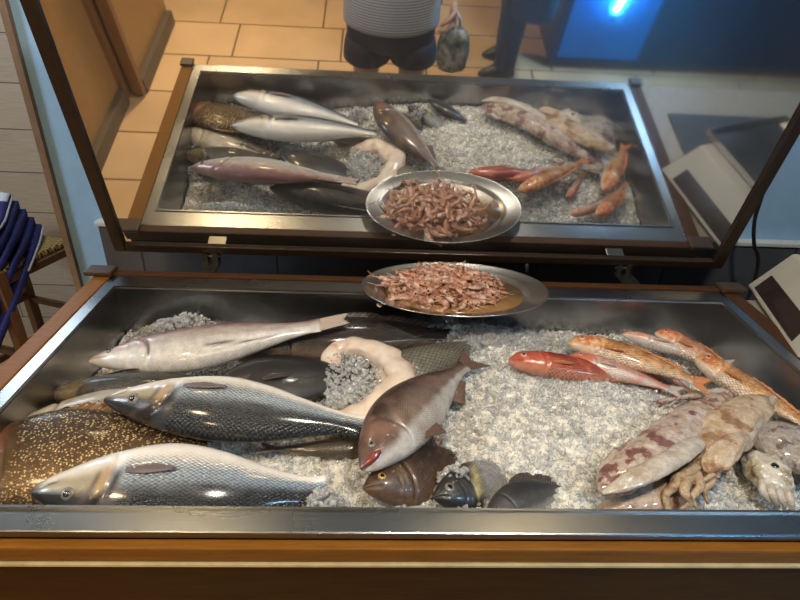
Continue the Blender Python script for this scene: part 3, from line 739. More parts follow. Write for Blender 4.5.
fish('cream_fish', 'cream bellied fish mostly hidden beneath the golden brown fish', at(-14, 442, -.070), at(262, 388, -.066), 'bass', 0.9, 0.9, -1, 0.1, -0.06, 0.0, M_PALE, F_PALE, mk((.30, .26, .2), (.55, .49, .40), (.66, .60, .50)), fins=('tail',), group=G)
fish('golden_fish', 'big golden brown scaly fish at the left end, partly under the front bass', at(-70, 480, -.060), at(240, 446, -.066), 'bream', 1.15, 0.75, 1, 0.32, 0.03, 0.0, M_GOLD, F_GOLD, mk((.075, .042, .018), (.135, .082, .042), (.20, .13, .075), (.32, .11, .06), gd=.3), fins=('dorsal',), group=G, spiny=True, eyes=EYE_GOLD, dfin=0.05)
fish('dark_fish', 'long dark brown fish along the back, behind the open gutted fish', at(222, 353, -.062), at(492, 336, -.062), 'bass', 0.82, 1.0, 1, 0.6, 0.02, 0.0, M_DARK, F_DARK, mk((.022, .017, .014), (.045, .032, .024), (.16, .11, .07), spots=(.06, .045, .035)), fins=('tail', 'dorsal'), group=G, dfin=0.03)
fish('black_fish', 'smooth black fish with a white fin edge between the silver blue bass and the back', at(212, 388, -.050), at(385, 372, -.078), 'bream', 1.15, 0.8, 1, 0.2, 0.0, 0.0, M_SMOOTH, F_DARK, mk((.018, .018, .019), (.026, .026, .027), (.05, .047, .044)), fins=('tail', 'pectoral'), group=G, gill=False)
fish('brown_bream', 'brown backed white bellied fish with open red mouth, tail raised to the right', at(362, 469, -.020), at(477, 357, -.034), 'bream', 0.86, 0.85, 1, 0.26, 0.02, 0.01, M_BREAM, F_BROWN, mk((.065, .038, .028), (.30, .215, .175), (.74, .72, .70), (.15, .085, .068), b0=.75, b1=-.05, c0=-.18, c1=-.5), fins=('tail', 'anal', 'pelvic'), group=G, mouth=0.006, fork=0.5, tailfan=0.085, eyes=EYE_SILVER)
fish('brown_fish', 'reddish brown fish whose head shows under the open mouthed fish', at(364, 488, -.050), at(520, 466, -.125), 'bream', 1.0, 0.95, 1, 0.45, 0.0, 0.0, M_DARK, F_BROWN, mk((.04, .02, .012), (.085, .045, .026), (.15, .09, .055), (.075, .036, .02), spots=(.13, .07, .035)), fins=('tail', 'dorsal'), group=G, eyes=EYE_GOLD, eye_r=0.022)
fish('grey_fish', 'small greyish brown fish between the two silver bass and the open mouthed fish', at(398, 450, -.095), at(258, 448, -.082), 'bass', 0.72, 1.0, -1, 0.4, 0.0, 0.0, M_BROWN, F_BROWN, mk((.10, .085, .065), (.19, .165, .13), (.30, .26, .21)), fins=('tail', 'anal'), group=G)
fish('dark_headed_bream', 'small black headed fish with a cream cheek stripe, half sunk in ice at the front', at(434, 497, -.050), at(560, 482, -.128), 'bream', 1.0, 0.95, 1, 0.5, 0.0, 0.0, M_DARK, F_DARK,
     lambda s, v, c: rgba(cmix(cmix((.022, .022, .022), (.42, .42, .42), sstep(.24, .34, s)), (.60, .52, .26), np.exp(-((s-.255-0.03*v)/.028)**2)*sstep(-.5, -.1, v)*sstep(.95, .6, v)), alpha(s, v)), fins=(), group=G, eye_r=0.03)
fish('dark_small_fish', 'small dark grey fish poking out of the ice just right of the black headed fish', at(486, 517, -.050), at(578, 482, -.080), 'bream', 0.95, 0.9, 1, 0.5, 0.0, 0.0, M_SMOOTH, F_DARK, mk((.03, .03, .03), (.085, .085, .08), (.28, .27, .25)), fins=('dorsal', 'tail'), group=G)
fish('white_fish', 'white bellied fish showing as a sliver along the front rim below the reddish brown head', at(385, 515, -.070), at(480, 514, -.085), 'bass', 0.8, 1.0, -1, 0.0, 0.0, 0.0, M_PALE, F_PALE, mk((.5, .48, .45), (.7, .68, .66), (.74, .72, .7)), fins=('tail',), group=G)

R_ = mk((.50, .085, .035), (.62, .20, .09), (.74, .50, .38), (.58, .15, .07), b0=.8, b1=.2, c0=-.1, c1=-.6, gillc=(.35, .04, .02))
R_red = mk((.42, .05, .03), (.52, .10, .055), (.62, .26, .17), (.50, .09, .05), b0=.8, b1=.2, c0=-.3, c1=-.8, gillc=(.25, .03, .02))
R_org = mk((.60, .17, .05), (.74, .36, .12), (.82, .66, .52), (.64, .20, .06), b0=.8, b1=.2, c0=-.1, c1=-.6, gillc=(.4, .06, .02), spots=(.80, .55, .30))
R_pal = mk((.50, .15, .10), (.68, .38, .30), (.80, .66, .58), (.56, .16, .10), b0=.8, b1=.3, c0=.1, c1=-.4, gillc=(.4, .1, .06))
GM = 'red mullets in the back right corner of the ice'
fish('red_mullet', 'deep red mullet furthest left of the mullets, nose on bare ice', at(509, 361, -.030), at(662, 386, -.056), 'mullet', 1.0, 1.0, 1, 0.35, 0.012, 0.01, M_DEEP, F_RED, R_red, group=GM, fins=('tail', 'dorsal', 'pectoral'), dfin=0.028, tailfan=0.075, NS=80, NR=40, eyes=EYE_RED, eye_r=.022)
fish('red_mullet', 'orange gold mullet lying on top of the others with its tail to the right', at(569, 342, -.026), at(712, 388, -.028), 'mullet', 1.12, 1.0, 1, 0.4, 0.014, 0.02, M_RED, F_RED, R_org, group=GM, fins=('tail', 'dorsal', 'pectoral'), dfin=0.028, tailfan=0.075, NS=80, NR=40, eyes=EYE_RED, eye_r=.024)
fish('red_mullet', 'pale pink mullet below the orange gold one, blotched with red', at(570, 357, -.030), at(684, 394, -.046), 'mullet', 1.05, 1.0, 1, 0.3, 0.012, 0.0, M_PINK, F_PALE, R_pal, group=GM, fins=('tail', 'pectoral'), tailfan=0.07, NS=80, NR=40, eyes=EYE_RED, eye_r=.022)
fish('red_mullet', 'slim whitish mullet against the rear steel wall', at(623, 334, -.045), at(735, 368, -.060), 'mullet', 0.72, 0.9, 1, 0.3, 0.012, 0.0, M_PINK, F_PALE, mk((.55, .30, .2), (.74, .56, .46), (.80, .70, .62), (.66, .4, .3)), group=GM, fins=('tail', 'pectoral'), NS=80, NR=40, eyes=EYE_RED, eye_r=.022)
fish('red_mullet', 'orange pink mullet with its head up against the corner of the basin', at(656, 332, -.040), at(748, 384, -.060), 'mullet', 1.35, 1.1, 1, 0.4, 0.02, 0.0, M_RED, F_RED, mk((.62, .17, .06), (.74, .38, .22), (.80, .60, .48), (.62, .17, .07), b0=.8, b1=.2), group=GM, fins=('tail', 'dorsal', 'pectoral'), dfin=0.028, tailfan=0.075, NS=80, NR=40, eyes=EYE_RED, eye_r=.026)
fish('red_mullet', 'shiny orange mullet along the right steel wall, tail pointing to the front', at(696, 358, -.040), at(826, 436, -.048), 'mullet', 1.22, 1.1, 1, 0.35, -0.012, 0.0, M_RED, F_RED, R_org, group=GM, fins=('tail', 'dorsal', 'pectoral'), dfin=0.028, tailfan=0.075, NS=80, NR=40, eyes=EYE_RED, eye_r=.022)
fish('red_mullet', 'small pink mullet with a yellow tail nearest the squid', at(638, 358, -.056), at(697, 396, -.064), 'mullet', 1.05, 1.0, 1, 0.3, 0.01, 0.0, M_PINK, F_YEL, R_pal, group=GM, fins=('tail', 'pectoral'), NS=80, NR=40, eyes=EYE_RED, eye_r=.022, fork=0.3)

# ---- the gutted fish: hollow, open end towards the left, packed with ice
def gutted():
    root = thing('gutted_fish', tuple(at(395, 375, -.09)), 'gutted grey fish with its pale curled belly wall open around a pocket of ice', 'fish', G)
    n = 28; up = np.array([0, 0, 1.0])
    # skin: scaly trunk running to the right, plus the belly wall curling round as an open C
    axis = [at(378, 380, -.075), at(398, 374, -.062), at(425, 364, -.058), at(455, 354, -.064), at(500, 346, -.085)]
    P = catmull(axis, 30); V = []
    for i in range(31):
        t = P[min(i+1, 30)]-P[max(i-1, 0)]; t /= np.linalg.norm(t)
        sd = np.cross(t, up); sd /= np.linalg.norm(sd); u2 = np.cross(sd, t); q = i/30
        w = float(interp([(0, .050), (.25, .056), (.5, .046), (.75, .032), (1, .012)], q)); h = float(interp([(0, .018), (.25, .032), (.5, .032), (.75, .024), (1, .010)], q))
        for k in range(n):
            a = 2*math.pi*k/n; V.append(P[i]+sd*math.cos(a)*w+u2*math.sin(a)*h)
    F = [(i*n+k, i*n+(k+1) % n, (i+1)*n+(k+1) % n, (i+1)*n+k) for i in range(30) for k in range(n)]+[tuple(range(n)), tuple(30*n+k for k in range(n))]
    sk = mesh('skin', V, F, M_GREY, root)
    col = np.zeros((len(V), 4))
    for i in range(31):
        tt = sstep(0.10, 0.32, np.array(i/30.0)); col[i*n:(i+1)*n, :3] = cmix((.62, .52, .38), (.27, .25, .20), np.array(tt)); col[i*n:(i+1)*n, 3] = tt
    a = sk.data.color_attributes.new('pig', 'FLOAT_COLOR', 'POINT'); a.data.foreach_set('color', col.ravel().astype(np.float32))
    uvl = sk.data.uv_layers.new(name='sc'); li = np.zeros(len(sk.data.loops), np.int32); sk.data.loops.foreach_get('vertex_index', li)
    uu = np.array([(i*.006, k*.006) for i in range(31) for k in range(n)]); uvl.data.foreach_set('uv', uu[li].ravel())
    t = NT('pale_pink_flesh'); f = t.noise(28, 4)
    t.link(t.ramp(f, [(0.28, (.55, .28, .16)), (0.42, (.68, .52, .42)), (0.65, (.76, .69, .60))]), t.b.inputs['Base Color'])
    t.setv(t.b, Roughness=0.28); t.b.inputs['Coat Weight'].default_value = 0.5; t.link(t.bump(f, 0.4, 0.004), t.b.inputs['Normal'])
    cpts = [(336, 378, -.070, .012), (331, 356, -.056, .022), (343, 344, -.046, .026), (368, 347, -.040, .025), (392, 359, -.038, .028), (402, 378, -.040, .034), (390, 398, -.046, .036), (366, 412, -.054, .032), (340, 419, -.066, .020), (322, 422, -.078, .008)]
    Q = catmull([list(at(u, v, z))+[r_] for u, v, z, r_ in cpts], 70); V = []; cen = at(362, 380, -.06)
    for i in range(71):
        p = Q[i, :3]; t_ = Q[min(i+1, 70), :3]-Q[max(i-1, 0), :3]; t_ /= np.linalg.norm(t_)
        o_ = p-cen; o_ -= t_*np.dot(o_, t_); o_[2] = 0; o_ /= np.linalg.norm(o_)+1e-9; u2 = np.cross(t_, o_); u2 *= np.sign(u2[2]) or 1
        for k in range(n):
            a = 2*math.pi*k/n; r_ = Q[i, 3]*(1+0.10*math.sin(i*.45+2*a)+0.06*math.sin(i*1.1))
            V.append(p+o_*math.cos(a)*r_*0.9+u2*math.sin(a)*r_*(0.5 if math.sin(a) > 0 else 1.4))
    F = [(i*n+k, i*n+(k+1) % n, (i+1)*n+(k+1) % n, (i+1)*n+k) for i in range(70) for k in range(n)]+[tuple(range(n)), tuple(70*n+k for k in range(n))]
    mesh('belly_wall', V, F, t.m, root)
M_GREY = fish_mat('grey_scaly_skin', 4.5, 0.7, 0.5, 0.25, 0.24, 0.3, 60, None, 0.6)
gutted()
def samp_cav():
    u, v = random.uniform(-1, 1), random.uniform(-1, 1)
    p = at(356+u*30, 383+v*26, -.062)
    return p[0], p[1], p[2]+random.uniform(-.012, .014)
a, b = chips(1100, samp_cav, .003, .006)
ci = mesh('ice_pocket', a, [tuple(int(q) for q in x) for x in b], MAT['ice_chip'], None, smooth=False, recalc=False)
tag(ci, 'pocket of ice chips inside the open gutted fish', 'ice', None, 'stuff')

# ================================================================ squid and cuttlefish
def flesh_mat(name, base, blot, amt=0.5, sc=22):
    t = NT(name); f = t.noise(sc, 6, rough=0.62); g = t.noise(130, 4, rough=0.7); h = t.noise(sc*2.3, 5, rough=0.6)
    e = 0.60-0.09*amt
    c = t.ramp(f, [(e-0.10, base), (e, tuple(b*0.75+c_*0.25 for b, c_ in zip(base, blot))), (e+0.035, blot), (e+0.12, tuple(c_*0.75 for c_ in blot))])
    c = t.mix(c, t.ramp(h, [(0.35, (0.72, 0.62, 0.54)), (0.6, (1, 1, 1))]), 0.8, 'MULTIPLY')
    c = t.mix(c, t.ramp(g, [(0.35, 0.80), (0.65, 1.0)]), 1.0, 'MULTIPLY')
    t.link(c, t.b.inputs['Base Color']); t.setv(t.b, Roughness=0.2)
    t.b.inputs['Subsurface Weight'].default_value = 0.12; t.b.inputs['Subsurface Radius'].default_value = (.01, .006, .004); t.b.inputs['Subsurface Scale'].default_value = 0.4
    t.b.inputs['Coat Weight'].default_value = 0.8; t.b.inputs['Coat Roughness'].default_value = 0.08
    t.link(t.bump(h, 0.7, 0.012, t.bump(g, 0.2, 0.003)), t.b.inputs['Normal']); return t.m
SQ1 = flesh_mat('squid_purple_blotched', (.60, .51, .44), (.27, .13, .115), 0.75, 28)
SQ2 = flesh_mat('squid_tan_skin', (.62, .50, .36), (.40, .24, .13), 0.6, 24)
SQW = flesh_mat('squid_white_flesh', (.58, .54, .47), (.56, .48, .38), 0.2, 18)
SQA = flesh_mat('squid_arms_tan', (.60, .46, .30), (.40, .25, .13), 0.5, 40)
CUT = flesh_mat('cuttlefish_grey_skin', (.44, .41, .37), (.24, .19, .17), 0.6, 50)
def loft(name, axis, wid, hgt, mat, parent, n=48, NSG=70, flat=0.0, twist=0.0, ripple=0.0):
    P = catmull(axis, NSG); V = []; up = np.array([0, 0, 1.0])
    for i in range(NSG+1):
        t = P[min(i+1, NSG)]-P[max(i-1, 0)]; t /= np.linalg.norm(t)
        sd = np.cross(t, up); sd /= np.linalg.norm(sd); u2 = np.cross(sd, t)
        s = i/NSG; w = float(interp(wid, s)); h = float(interp(hgt, s)); tw = twist
        a1 = sd*math.cos(tw)+u2*math.sin(tw); a2 = -sd*math.sin(tw)+u2*math.cos(tw)
        for k in range(n):
            a = 2*math.pi*k/n; r = 1+ripple*math.sin(5*a+s*9)+ripple*0.6*math.sin(9*a-s*17)
            q_ = P[i]+a1*math.cos(a)*w*r+a2*math.sin(a)*h*r
            nz = noise.noise(Vector(q_*38))*0.10+noise.noise(Vector(q_*85))*0.06
            V.append(q_+(a1*math.cos(a)*w+a2*math.sin(a)*h)*nz)
    F = [(i*n+k, i*n+(k+1) % n, (i+1)*n+(k+1) % n, (i+1)*n+k) for i in range(NSG) for k in range(n)]+[tuple(range(n)), tuple(NSG*n+k for k in range(n))]
    return mesh(name, V, F, mat, parent), P
def finflap(name, P, i0, i1, width, side, mat, parent, droop=0.006):
    up = np.array([0, 0, 1.0]); V, F = [], []; m = 7; n = i1-i0
    for i in range(i0, i1):
        t = P[min(i+1, len(P)-1)]-P[i-1 if i else 0]; t /= np.linalg.norm(t); sd = np.cross(t, up)*side; sd /= np.linalg.norm(sd)
        q = (i-i0)/(n-1); w = width*math.sin(math.pi*min(1, max(0, q)))**0.8
        for j in range(m):
            f = j/(m-1); V.append(P[i]+sd*(0.010+w*f)+up*(0.004-droop*f*f+0.003*math.sin(i*0.8)*f))
    F = [(i*m+j, (i+1)*m+j, (i+1)*m+j+1, i*m+j+1) for i in range(n-1) for j in range(m-1)]
    o = mesh(name, V, F, mat, parent); sm = o.modifiers.new('thickness', 'SOLIDIFY'); sm.thickness = 0.003; sm.offset = 0; return o
def arms(parent, base, dirn, specs, mat, r0=0.006, name='arm'):
    for pts, r in specs:
        Pp = catmull(pts, 24); v, f = tube_data(Pp, [r*(1-0.75*i/24) for i in range(25)], 10); mesh(name, v, f, mat, parent)
# squid 1: pointed tip lower left
tip = at(599, 491, -.035)
s1 = thing('squid', tuple(at(650, 455, -.07)), 'squid with purple blotched skin, its pointed white tip at the lower left', 'squid', 'squid at the front right of the ice')
ob, P1 = loft('mantle', [tip, at(622, 476, -.030), at(655, 452, -.024), at(690, 425, -.026), at(708, 408, -.036)], [(0, .003), (.06, .014), (.3, .029), (.6, .035), (.85, .031), (1, .020)], [(0, .003), (.06, .010), (.3, .020), (.6, .024), (.85, .022), (1, .014)], SQ1, s1, ripple=0.02)
loft('inner_flap', [at(602, 493, -.026), at(628, 482, -.012), at(665, 463, -.006), at(694, 444, -.010), at(703, 434, -.020)], [(0, .003), (.15, .010), (.5, .017), (.85, .012), (1, .004)], [(0, .002), (.3, .007), (.7, .008), (1, .002)], SQW, s1)
finflap('fin', P1, 5, 48, 0.030, -1, SQ1, s1)
hd, PH = loft('head', [at(704, 411, -.036), at(715, 402, -.038), at(724, 396, -.045)], [(0, .019), (.5, .017), (1, .010)], [(0, .014), (.5, .013), (1, .008)], SQ1, s1, NSG=14)
arms(s1, None, None, [([at(718+k*3, 402+k*2, -.045), at(736-6*k, 392+k, -.048), at(714-14*k, 390+3*k, -.052), at(690-13*k, 402+4*k, -.060)], .007) for k in range(5)], SQ1)
# squid 2: mantle tip top right, arms hanging to the front
s2 = thing('squid', tuple(at(720, 440, -.075)), 'tan squid with rolled mantle at top right, arms curling down to the front rim', 'squid', 'squid at the front right of the ice')
ob, P2 = loft('mantle', [at(768, 399, -.022), at(748, 412, -.018), at(725, 430, -.020), at(705, 450, -.030), at(694, 463, -.040)], [(0, .010), (.08, .022), (.35, .036), (.65, .040), (.9, .034), (1, .022)], [(0, .006), (.08, .014), (.35, .022), (.65, .024), (.9, .020), (1, .014)], SQ2, s2, ripple=0.035)
finflap('fin', P2, 3, 40, 0.020, 1, SQW, s2)
loft('rolled_edge', [at(774, 398, -.018), at(757, 420, -.012), at(740, 442, -.016), at(728, 458, -.028)], [(0, .007), (.3, .011), (.7, .011), (1, .004)], [(0, .006), (.3, .008), (.7, .008), (1, .003)], SQW, s2)
loft('skin_fold', [at(748, 432, -.010), at(734, 442, -.004), at(716, 462, -.012), at(712, 476, -.03)], [(0, .004), (.3, .016), (.7, .018), (1, .010)], [(0, .003), (.3, .007), (.7, .008), (1, .004)], SQ2, s2, ripple=0.06)
loft('head', [at(696, 461, -.040), at(688, 472, -.042), at(684, 482, -.048)], [(0, .020), (.5, .021), (1, .014)], [(0, .014), (.5, .015), (1, .010)], SQA, s2, NSG=14)
arms(s2, None, None, [([at(688, 470, -.034), at(676, 484, -.030), at(666, 494, -.040), at(668, 508, -.052), at(678, 516, -.06)], .010),
                      ([at(690, 474, -.030), at(684, 490, -.026), at(690, 502, -.036), at(680, 510, -.05)], .010),
                      ([at(696, 474, -.032), at(700, 486, -.028), at(692, 498, -.034), at(698, 510, -.046)], .009),
                      ([at(702, 470, -.034), at(712, 480, -.034), at(704, 490, -.036), at(708, 504, -.050)], .009),
                      ([at(700, 464, -.026), at(686, 474, -.020), at(674, 478, -.028), at(670, 490, -.042)], .008),
                      ([at(706, 462, -.028), at(716, 470, -.026), at(708, 478, -.026), at(694, 484, -.030)], .008)], SQA)
# squid 3: pale flap underneath
s3 = thing('squid', tuple(at(640, 495, -.085)), 'pale peach squid body lying under the purple blotched squid at the front rim', 'squid', 'squid at the front right of the ice')
ob, P3 = loft('mantle', [at(600, 512, -.072), at(622, 504, -.066), at(648, 494, -.062), at(672, 486, -.066), at(690, 474, -.075)], [(0, .006), (.2, .022), (.5, .032), (.8, .030), (1, .012)], [(0, .004), (.2, .013), (.5, .018), (.8, .016), (1, .008)], flesh_mat('squid_peach_flesh', (.58, .46, .36), (.36, .2, .15), .5, 18), s3, ripple=0.02)
finflap('fin', P3, 5, 36, 0.02, 1, SQW, s3)
# cuttlefish
s4 = thing('cuttlefish', tuple(at(785, 450, -.09)), 'grey cuttlefish with a whitish head in the front right corner of the ice', 'cuttlefish')
loft('mantle', [at(744, 428, -.060), at(762, 434, -.042), at(790, 446, -.034), at(825, 462, -.040), at(860, 478, -.060)], [(0, .012), (.15, .036), (.4, .052), (.7, .050), (1, .012)], [(0, .008), (.15, .018), (.4, .026), (.7, .024), (1, .008)], CUT, s4, ripple=0.015)
loft('head', [at(752, 455, -.052), at(762, 466, -.044), at(776, 480, -.044), at(784, 490, -.056)], [(0, .012), (.3, .028), (.7, .031), (1, .016)], [(0, .010), (.3, .020), (.7, .022), (1, .012)], flesh_mat('cuttlefish_white_head', (.70, .67, .58), (.42, .33, .2), .35, 30), s4, ripple=0.06)
pe = at(775, 468, -.026)
v, f = tube_data([tuple(pe), tuple(pe+np.array([.001, -.001, .004])), tuple(pe+np.array([.002, -.002, .006]))], [.008, .007, .002], 14)
mesh('eye', v, f, EYE_SILVER[1], s4)
arms(s4, None, None, [([at(765+6*k, 474+3*k, -.042), at(762+9*k, 488+3*k, -.040), at(768+8*k, 498+3*k, -.05), at(774+5*k, 506+2*k, -.066)], .008) for k in range(4)], SQW)

# ================================================================ tray of shrimps
TC = np.array([0.060, 0.561, 0.0065]); TA, TB = 0.203, 0.126
tray = thing('serving_tray', tuple(TC), 'oval steel tray of shrimps set across the back rim under the lid', 'tray')
prof = [(0.0, 0.0), (0.60, 0.0), (0.70, 0.003), (0.78, 0.014), (0.82, 0.017), (0.97, 0.022), (1.0, 0.0245), (1.0, 0.0265), (0.985, 0.0262), (0.965, 0.0245), (0.82, 0.0195), (0.77, 0.0165), (0.69, 0.0055), (0.60, 0.0022), (0.0, 0.0022)]
n = 72; V, F = [], []
for r, z in prof[1:-1]:
    for k in range(n):
        a = 2*math.pi*k/n
        V.append((TC[0]+TA*r*math.cos(a), TC[1]+TB*r*math.sin(a), TC[2]+z))
m = len(prof)-2
F = [(i*n+k, i*n+(k+1) % n, (i+1)*n+(k+1) % n, (i+1)*n+k) for i in range(m-1) for k in range(n)]+[tuple(range(n)), tuple((m-1)*n+k for k in range(n))]
mesh('dish', V, F, MAT['tray_steel'], tray)
t = NT('brown_brine'); f = t.noise(20, 3); t.link(t.ramp(f, [(.3, (.30, .15, .05)), (.7, (.42, .23, .09))]), t.b.inputs['Base Color']); t.setv(t.b, Roughness=0.08); t.b.inputs['Coat Weight'].default_value = 0.6
V = [(TC[0], TC[1], TC[2]+.0123)]+[(TC[0]+TA*.755*math.cos(a), TC[1]+TB*.755*math.sin(a), TC[2]+.0123) for a in np.linspace(0, 2*math.pi, 64, endpoint=False)]
V += [(TC[0], TC[1], TC[2]+.0030)]+[(TC[0]+TA*.66*math.cos(a), TC[1]+TB*.66*math.sin(a), TC[2]+.0030) for a in np.linspace(0, 2*math.pi, 64, endpoint=False)]
F = [(0, 1+k, 1+(k+1) % 64) for k in range(64)]+[(65, 66+(k+1) % 64, 66+k) for k in range(64)]+[(1+k, 66+k, 66+(k+1) % 64, 1+(k+1) % 64) for k in range(64)]
tag(mesh('brine', V, F, t.m, None), 'brown liquid pooled in the shrimp tray', 'brine', None, 'stuff')
def shrimp_mat():
    t = NT('shrimp_shell'); tc = t.new('ShaderNodeTexCoord'); f = t.noise(90, 4)
    oi = t.new('ShaderNodeObjectInfo')
    a = t.mix((.56, .27, .16), (.66, .48, .38), oi.outputs['Random'])
    c = t.mix(a, (.26, .10, .06), t.ramp(f, [(.46, 0.0), (.62, 0.85)]))
    t.link(c, t.b.inputs['Base Color']); t.setv(t.b, Roughness=0.25); t.b.inputs['Coat Weight'].default_value = 0.6
    t.b.inputs['Subsurface Weight'].default_value = 0.1; t.b.inputs['Subsurface Radius'].default_value = (.004, .002, .001)
    return t.m
SHM = shrimp_mat(); SHL = plain('shrimp_leg', (.60, .30, .20), 0.35, 0, 60, 0.2)
def make_shrimp(curl, name='shrimp'):
    root = thing(name, (0, 0, 0), 'small pink shrimp heaped in the oval steel tray', 'shrimp', 'shrimps heaped in the tray')
    N = 30; L = 0.062; pts = []; ang = 0.0; p = np.array([-0.022, 0.010, 0.0])
    for i in range(N+1):
        s = i/N; pts.append(p.copy()); ang = -curl*max(0, (s-0.30)/0.7)**1.1; p = p+np.array([math.cos(ang), math.sin(ang), 0])*L/N
    V = []; n = 12
    for i in range(N+1):
        s = i/N; r = float(interp([(0, .0012), (.1, .0040), (.3, .0062), (.5, .0056), (.8, .0036), (1, .0018)], s))
        if s > 0.33: r *= 1+0.10*(((s-0.33)*9) % 1)-0.05
        t = pts[min(i+1, N)]-pts[max(i-1, 0)]; t /= np.linalg.norm(t); sd = np.array([-t[1], t[0], 0])
        for k in range(n):
            a = 2*math.pi*k/n; V.append(pts[i]+sd*math.cos(a)*r*1.15+np.array([0, 0, 1])*math.sin(a)*r*0.82)
    F = [(i*n+k, i*n+(k+1) % n, (i+1)*n+(k+1) % n, (i+1)*n+k) for i in range(N) for k in range(n)]+[tuple(range(n)), tuple(N*n+k for k in range(n))]
    mesh('body', V, F, SHM, root)
    t = pts[-1]-pts[-3]; t /= np.linalg.norm(t); sd = np.array([-t[1], t[0], 0]); Vt, Ft = [], []
    for q in (-2, -1, 0, 1, 2):
        a = q*0.28; d = t*math.cos(a)+sd*math.sin(a); w = np.array([-d[1], d[0], 0]); b = len(Vt); e = pts[-1]
        for z in (.0005, -.0005):
            Vt += [e+np.array([0, 0, z]), e+d*.006+w*.0018+np.array([0, 0, z]), e+d*.011+np.array([0, 0, z]), e+d*.006-w*.0018+np.array([0, 0, z])]
        Ft += [(b, b+1, b+2, b+3), (b+4, b+7, b+6, b+5)]+[(b+i, b+(i+1) % 4, b+4+(i+1) % 4, b+4+i) for i in range(4)]
    mesh('tail_fan', Vt, Ft, SHM, root)
    lst = []
    for i in range(7):
        s = 0.24+i*0.075; q = pts[int(s*N)]; t2 = pts[int(s*N)+1]-q; t2 /= np.linalg.norm(t2); s2_ = -np.array([-t2[1], t2[0], 0])
        lst.append(tube_data([q+s2_*.004, q+s2_*.009-t2*.002, q+s2_*.012-t2*.006], [.0007, .0006, .0003], 5))
    v, f = join(lst); mesh('legs', v, f, SHL, root)
    lst = []
    for k in (-1, 1):
        lst.append(tube_data(catmull([pts[1], pts[0]+np.array([-.010, .004*k, .003]), pts[0]+np.array([-.014, .010*k+.002, .001]), pts[0]+np.array([-.016, .018*k+.0, .0])], 10), [.0005]*11, 4))
    lst.append(tube_data([pts[2]+np.array([0, .002, 0]), pts[0]+np.array([-.008, .002, 0])], [.0012, .0002], 5))
    v, f = join(lst); mesh('antennae', v, f, SHL, root)
    v, f = tube_data([pts[2]+np.array([0, .001, -.0052]), pts[2]+np.array([0, .001, .0052])], .0014, 8); mesh('eyes', v, f, EYE_SILVER[1], root)
    return root
protos = [make_shrimp(c) for c in (2.6, 1.5, 3.4, 0.9)]
def copy_thing(r):
    c = r.copy(); C.objects.link(c)
    for ch in list(r.children):
        d = ch.copy(); C.objects.link(d); d.parent = c
    return c
used = set(); placed = []
layers = [(56, 0.68, 0.018), (46, 0.58, 0.027), (32, 0.44, 0.036), (16, 0.28, 0.044)]
for cnt, rr, zz in layers:
    for k in range(cnt):
        best = None
        for tr in range(30):
            a = random.uniform(0, 2*math.pi); r = math.sqrt(random.random())*rr
            x = TC[0]-0.028+TA*r*math.cos(a)*0.94; y = TC[1]+0.010+TB*r*math.sin(a)*0.98
            dmin = min([((x-p)**2+(y-q)**2)**.5 for p, q, z in placed if abs(z-zz) < .004] or [9])
            if best is None or dmin > best[0]: best = (dmin, x, y)
        _, x, y = best; placed.append((x, y, zz))
        i = random.randrange(4)
        if i in used: o = copy_thing(protos[i])
        else: o = protos[i]; used.add(i)
        o.location = (x, y, TC[2]+zz+random.uniform(-.002, .002))
        o.rotation_euler = (random.uniform(-.45, .45), random.uniform(-.16, .16), random.uniform(0, 6.28))
        sc_ = random.uniform(.85, 1.2); o.scale = (sc_, sc_, sc_)

# ================================================================ right: stone counter, mat, scale
ct = thing('side_counter', (1.4, 0.1, FLOOR), 'pale stone counter to the right of the fish case', 'counter')
boxo('top', (0.745, -0.05, -0.045), (2.0, 0.62, -0.012), MAT['stone'], ct, 0.004)
boxo('base', (0.76, -0.03, FLOOR), (1.98, 0.60, -0.046), MAT['navy_cabinet'], ct)
tag(boxo('counter_mat', (0.80, 0.10, -0.0115), (1.13, 0.315, -0.004), MAT['mat_black'], None, 0.004), 'dark rectangular mat on the pale stone counter in front of the scale', 'mat')
sc = thing('weighing_scale', (0.98, 0.52, -0.011), 'white weighing scale with dark display on the counter beside the case', 'scale')
SM = Matrix.Translation((0.905, 0.475, -0.011))@Matrix.Rotation(math.radians(-16), 4, 'Z')
def wedge(lst): return [tuple(SM@Vector(p)) for p in lst]
hw, hd_ = 0.165, 0.165
V = wedge([(-hw, -hd_, .008), (hw, -hd_, .008), (hw, hd_, .008), (-hw, hd_, .008), (-hw+.055, -hd_+.03, .115), (hw-.03, -hd_+.03, .115), (hw-.03, hd_-.03, .115), (-hw+.055, hd_-.03, .115)])
F = [(0, 1, 2, 3), (4, 5, 6, 7), (0, 1, 5, 4), (1, 2, 6, 5), (2, 3, 7, 6), (3, 0, 4, 7)]
bd = mesh('body', V, F, MAT['scale_white'], sc, smooth=False); bvm = bd.modifiers.new('bevel', 'BEVEL'); bvm.width = .006; bvm.segments = 2
def on_face(a, b, c, d, u0, u1, v0, v1, off):
    a, b, c, d = map(Vector, (a, b, c, d)); nn = (b-a).cross(d-a).normalized()
    f = lambda u, v: (a*(1-u)+b*u)*(1-v)+(d*(1-u)+c*u)*v
    q = [f(u0, v0), f(u1, v0), f(u1, v1), f(u0, v1)]
    return [p+nn*off for p in q]+[p-nn*0.002 for p in q]
QF = [(0, 1, 2, 3), (4, 7, 6, 5), (0, 1, 5, 4), (1, 2, 6, 5), (2, 3, 7, 6), (3, 0, 4, 7)]
for vi in ((3, 0, 4, 7), (0, 1, 5, 4)):
    q = on_face(*[V[i] for i in vi], .10, .85, .10, .48, 0.0015)
    cen = sum((Vector(V[i]) for i in range(8)), Vector())/8
    mesh('display', q, QF, MAT['scale_dark'], sc, smooth=False)
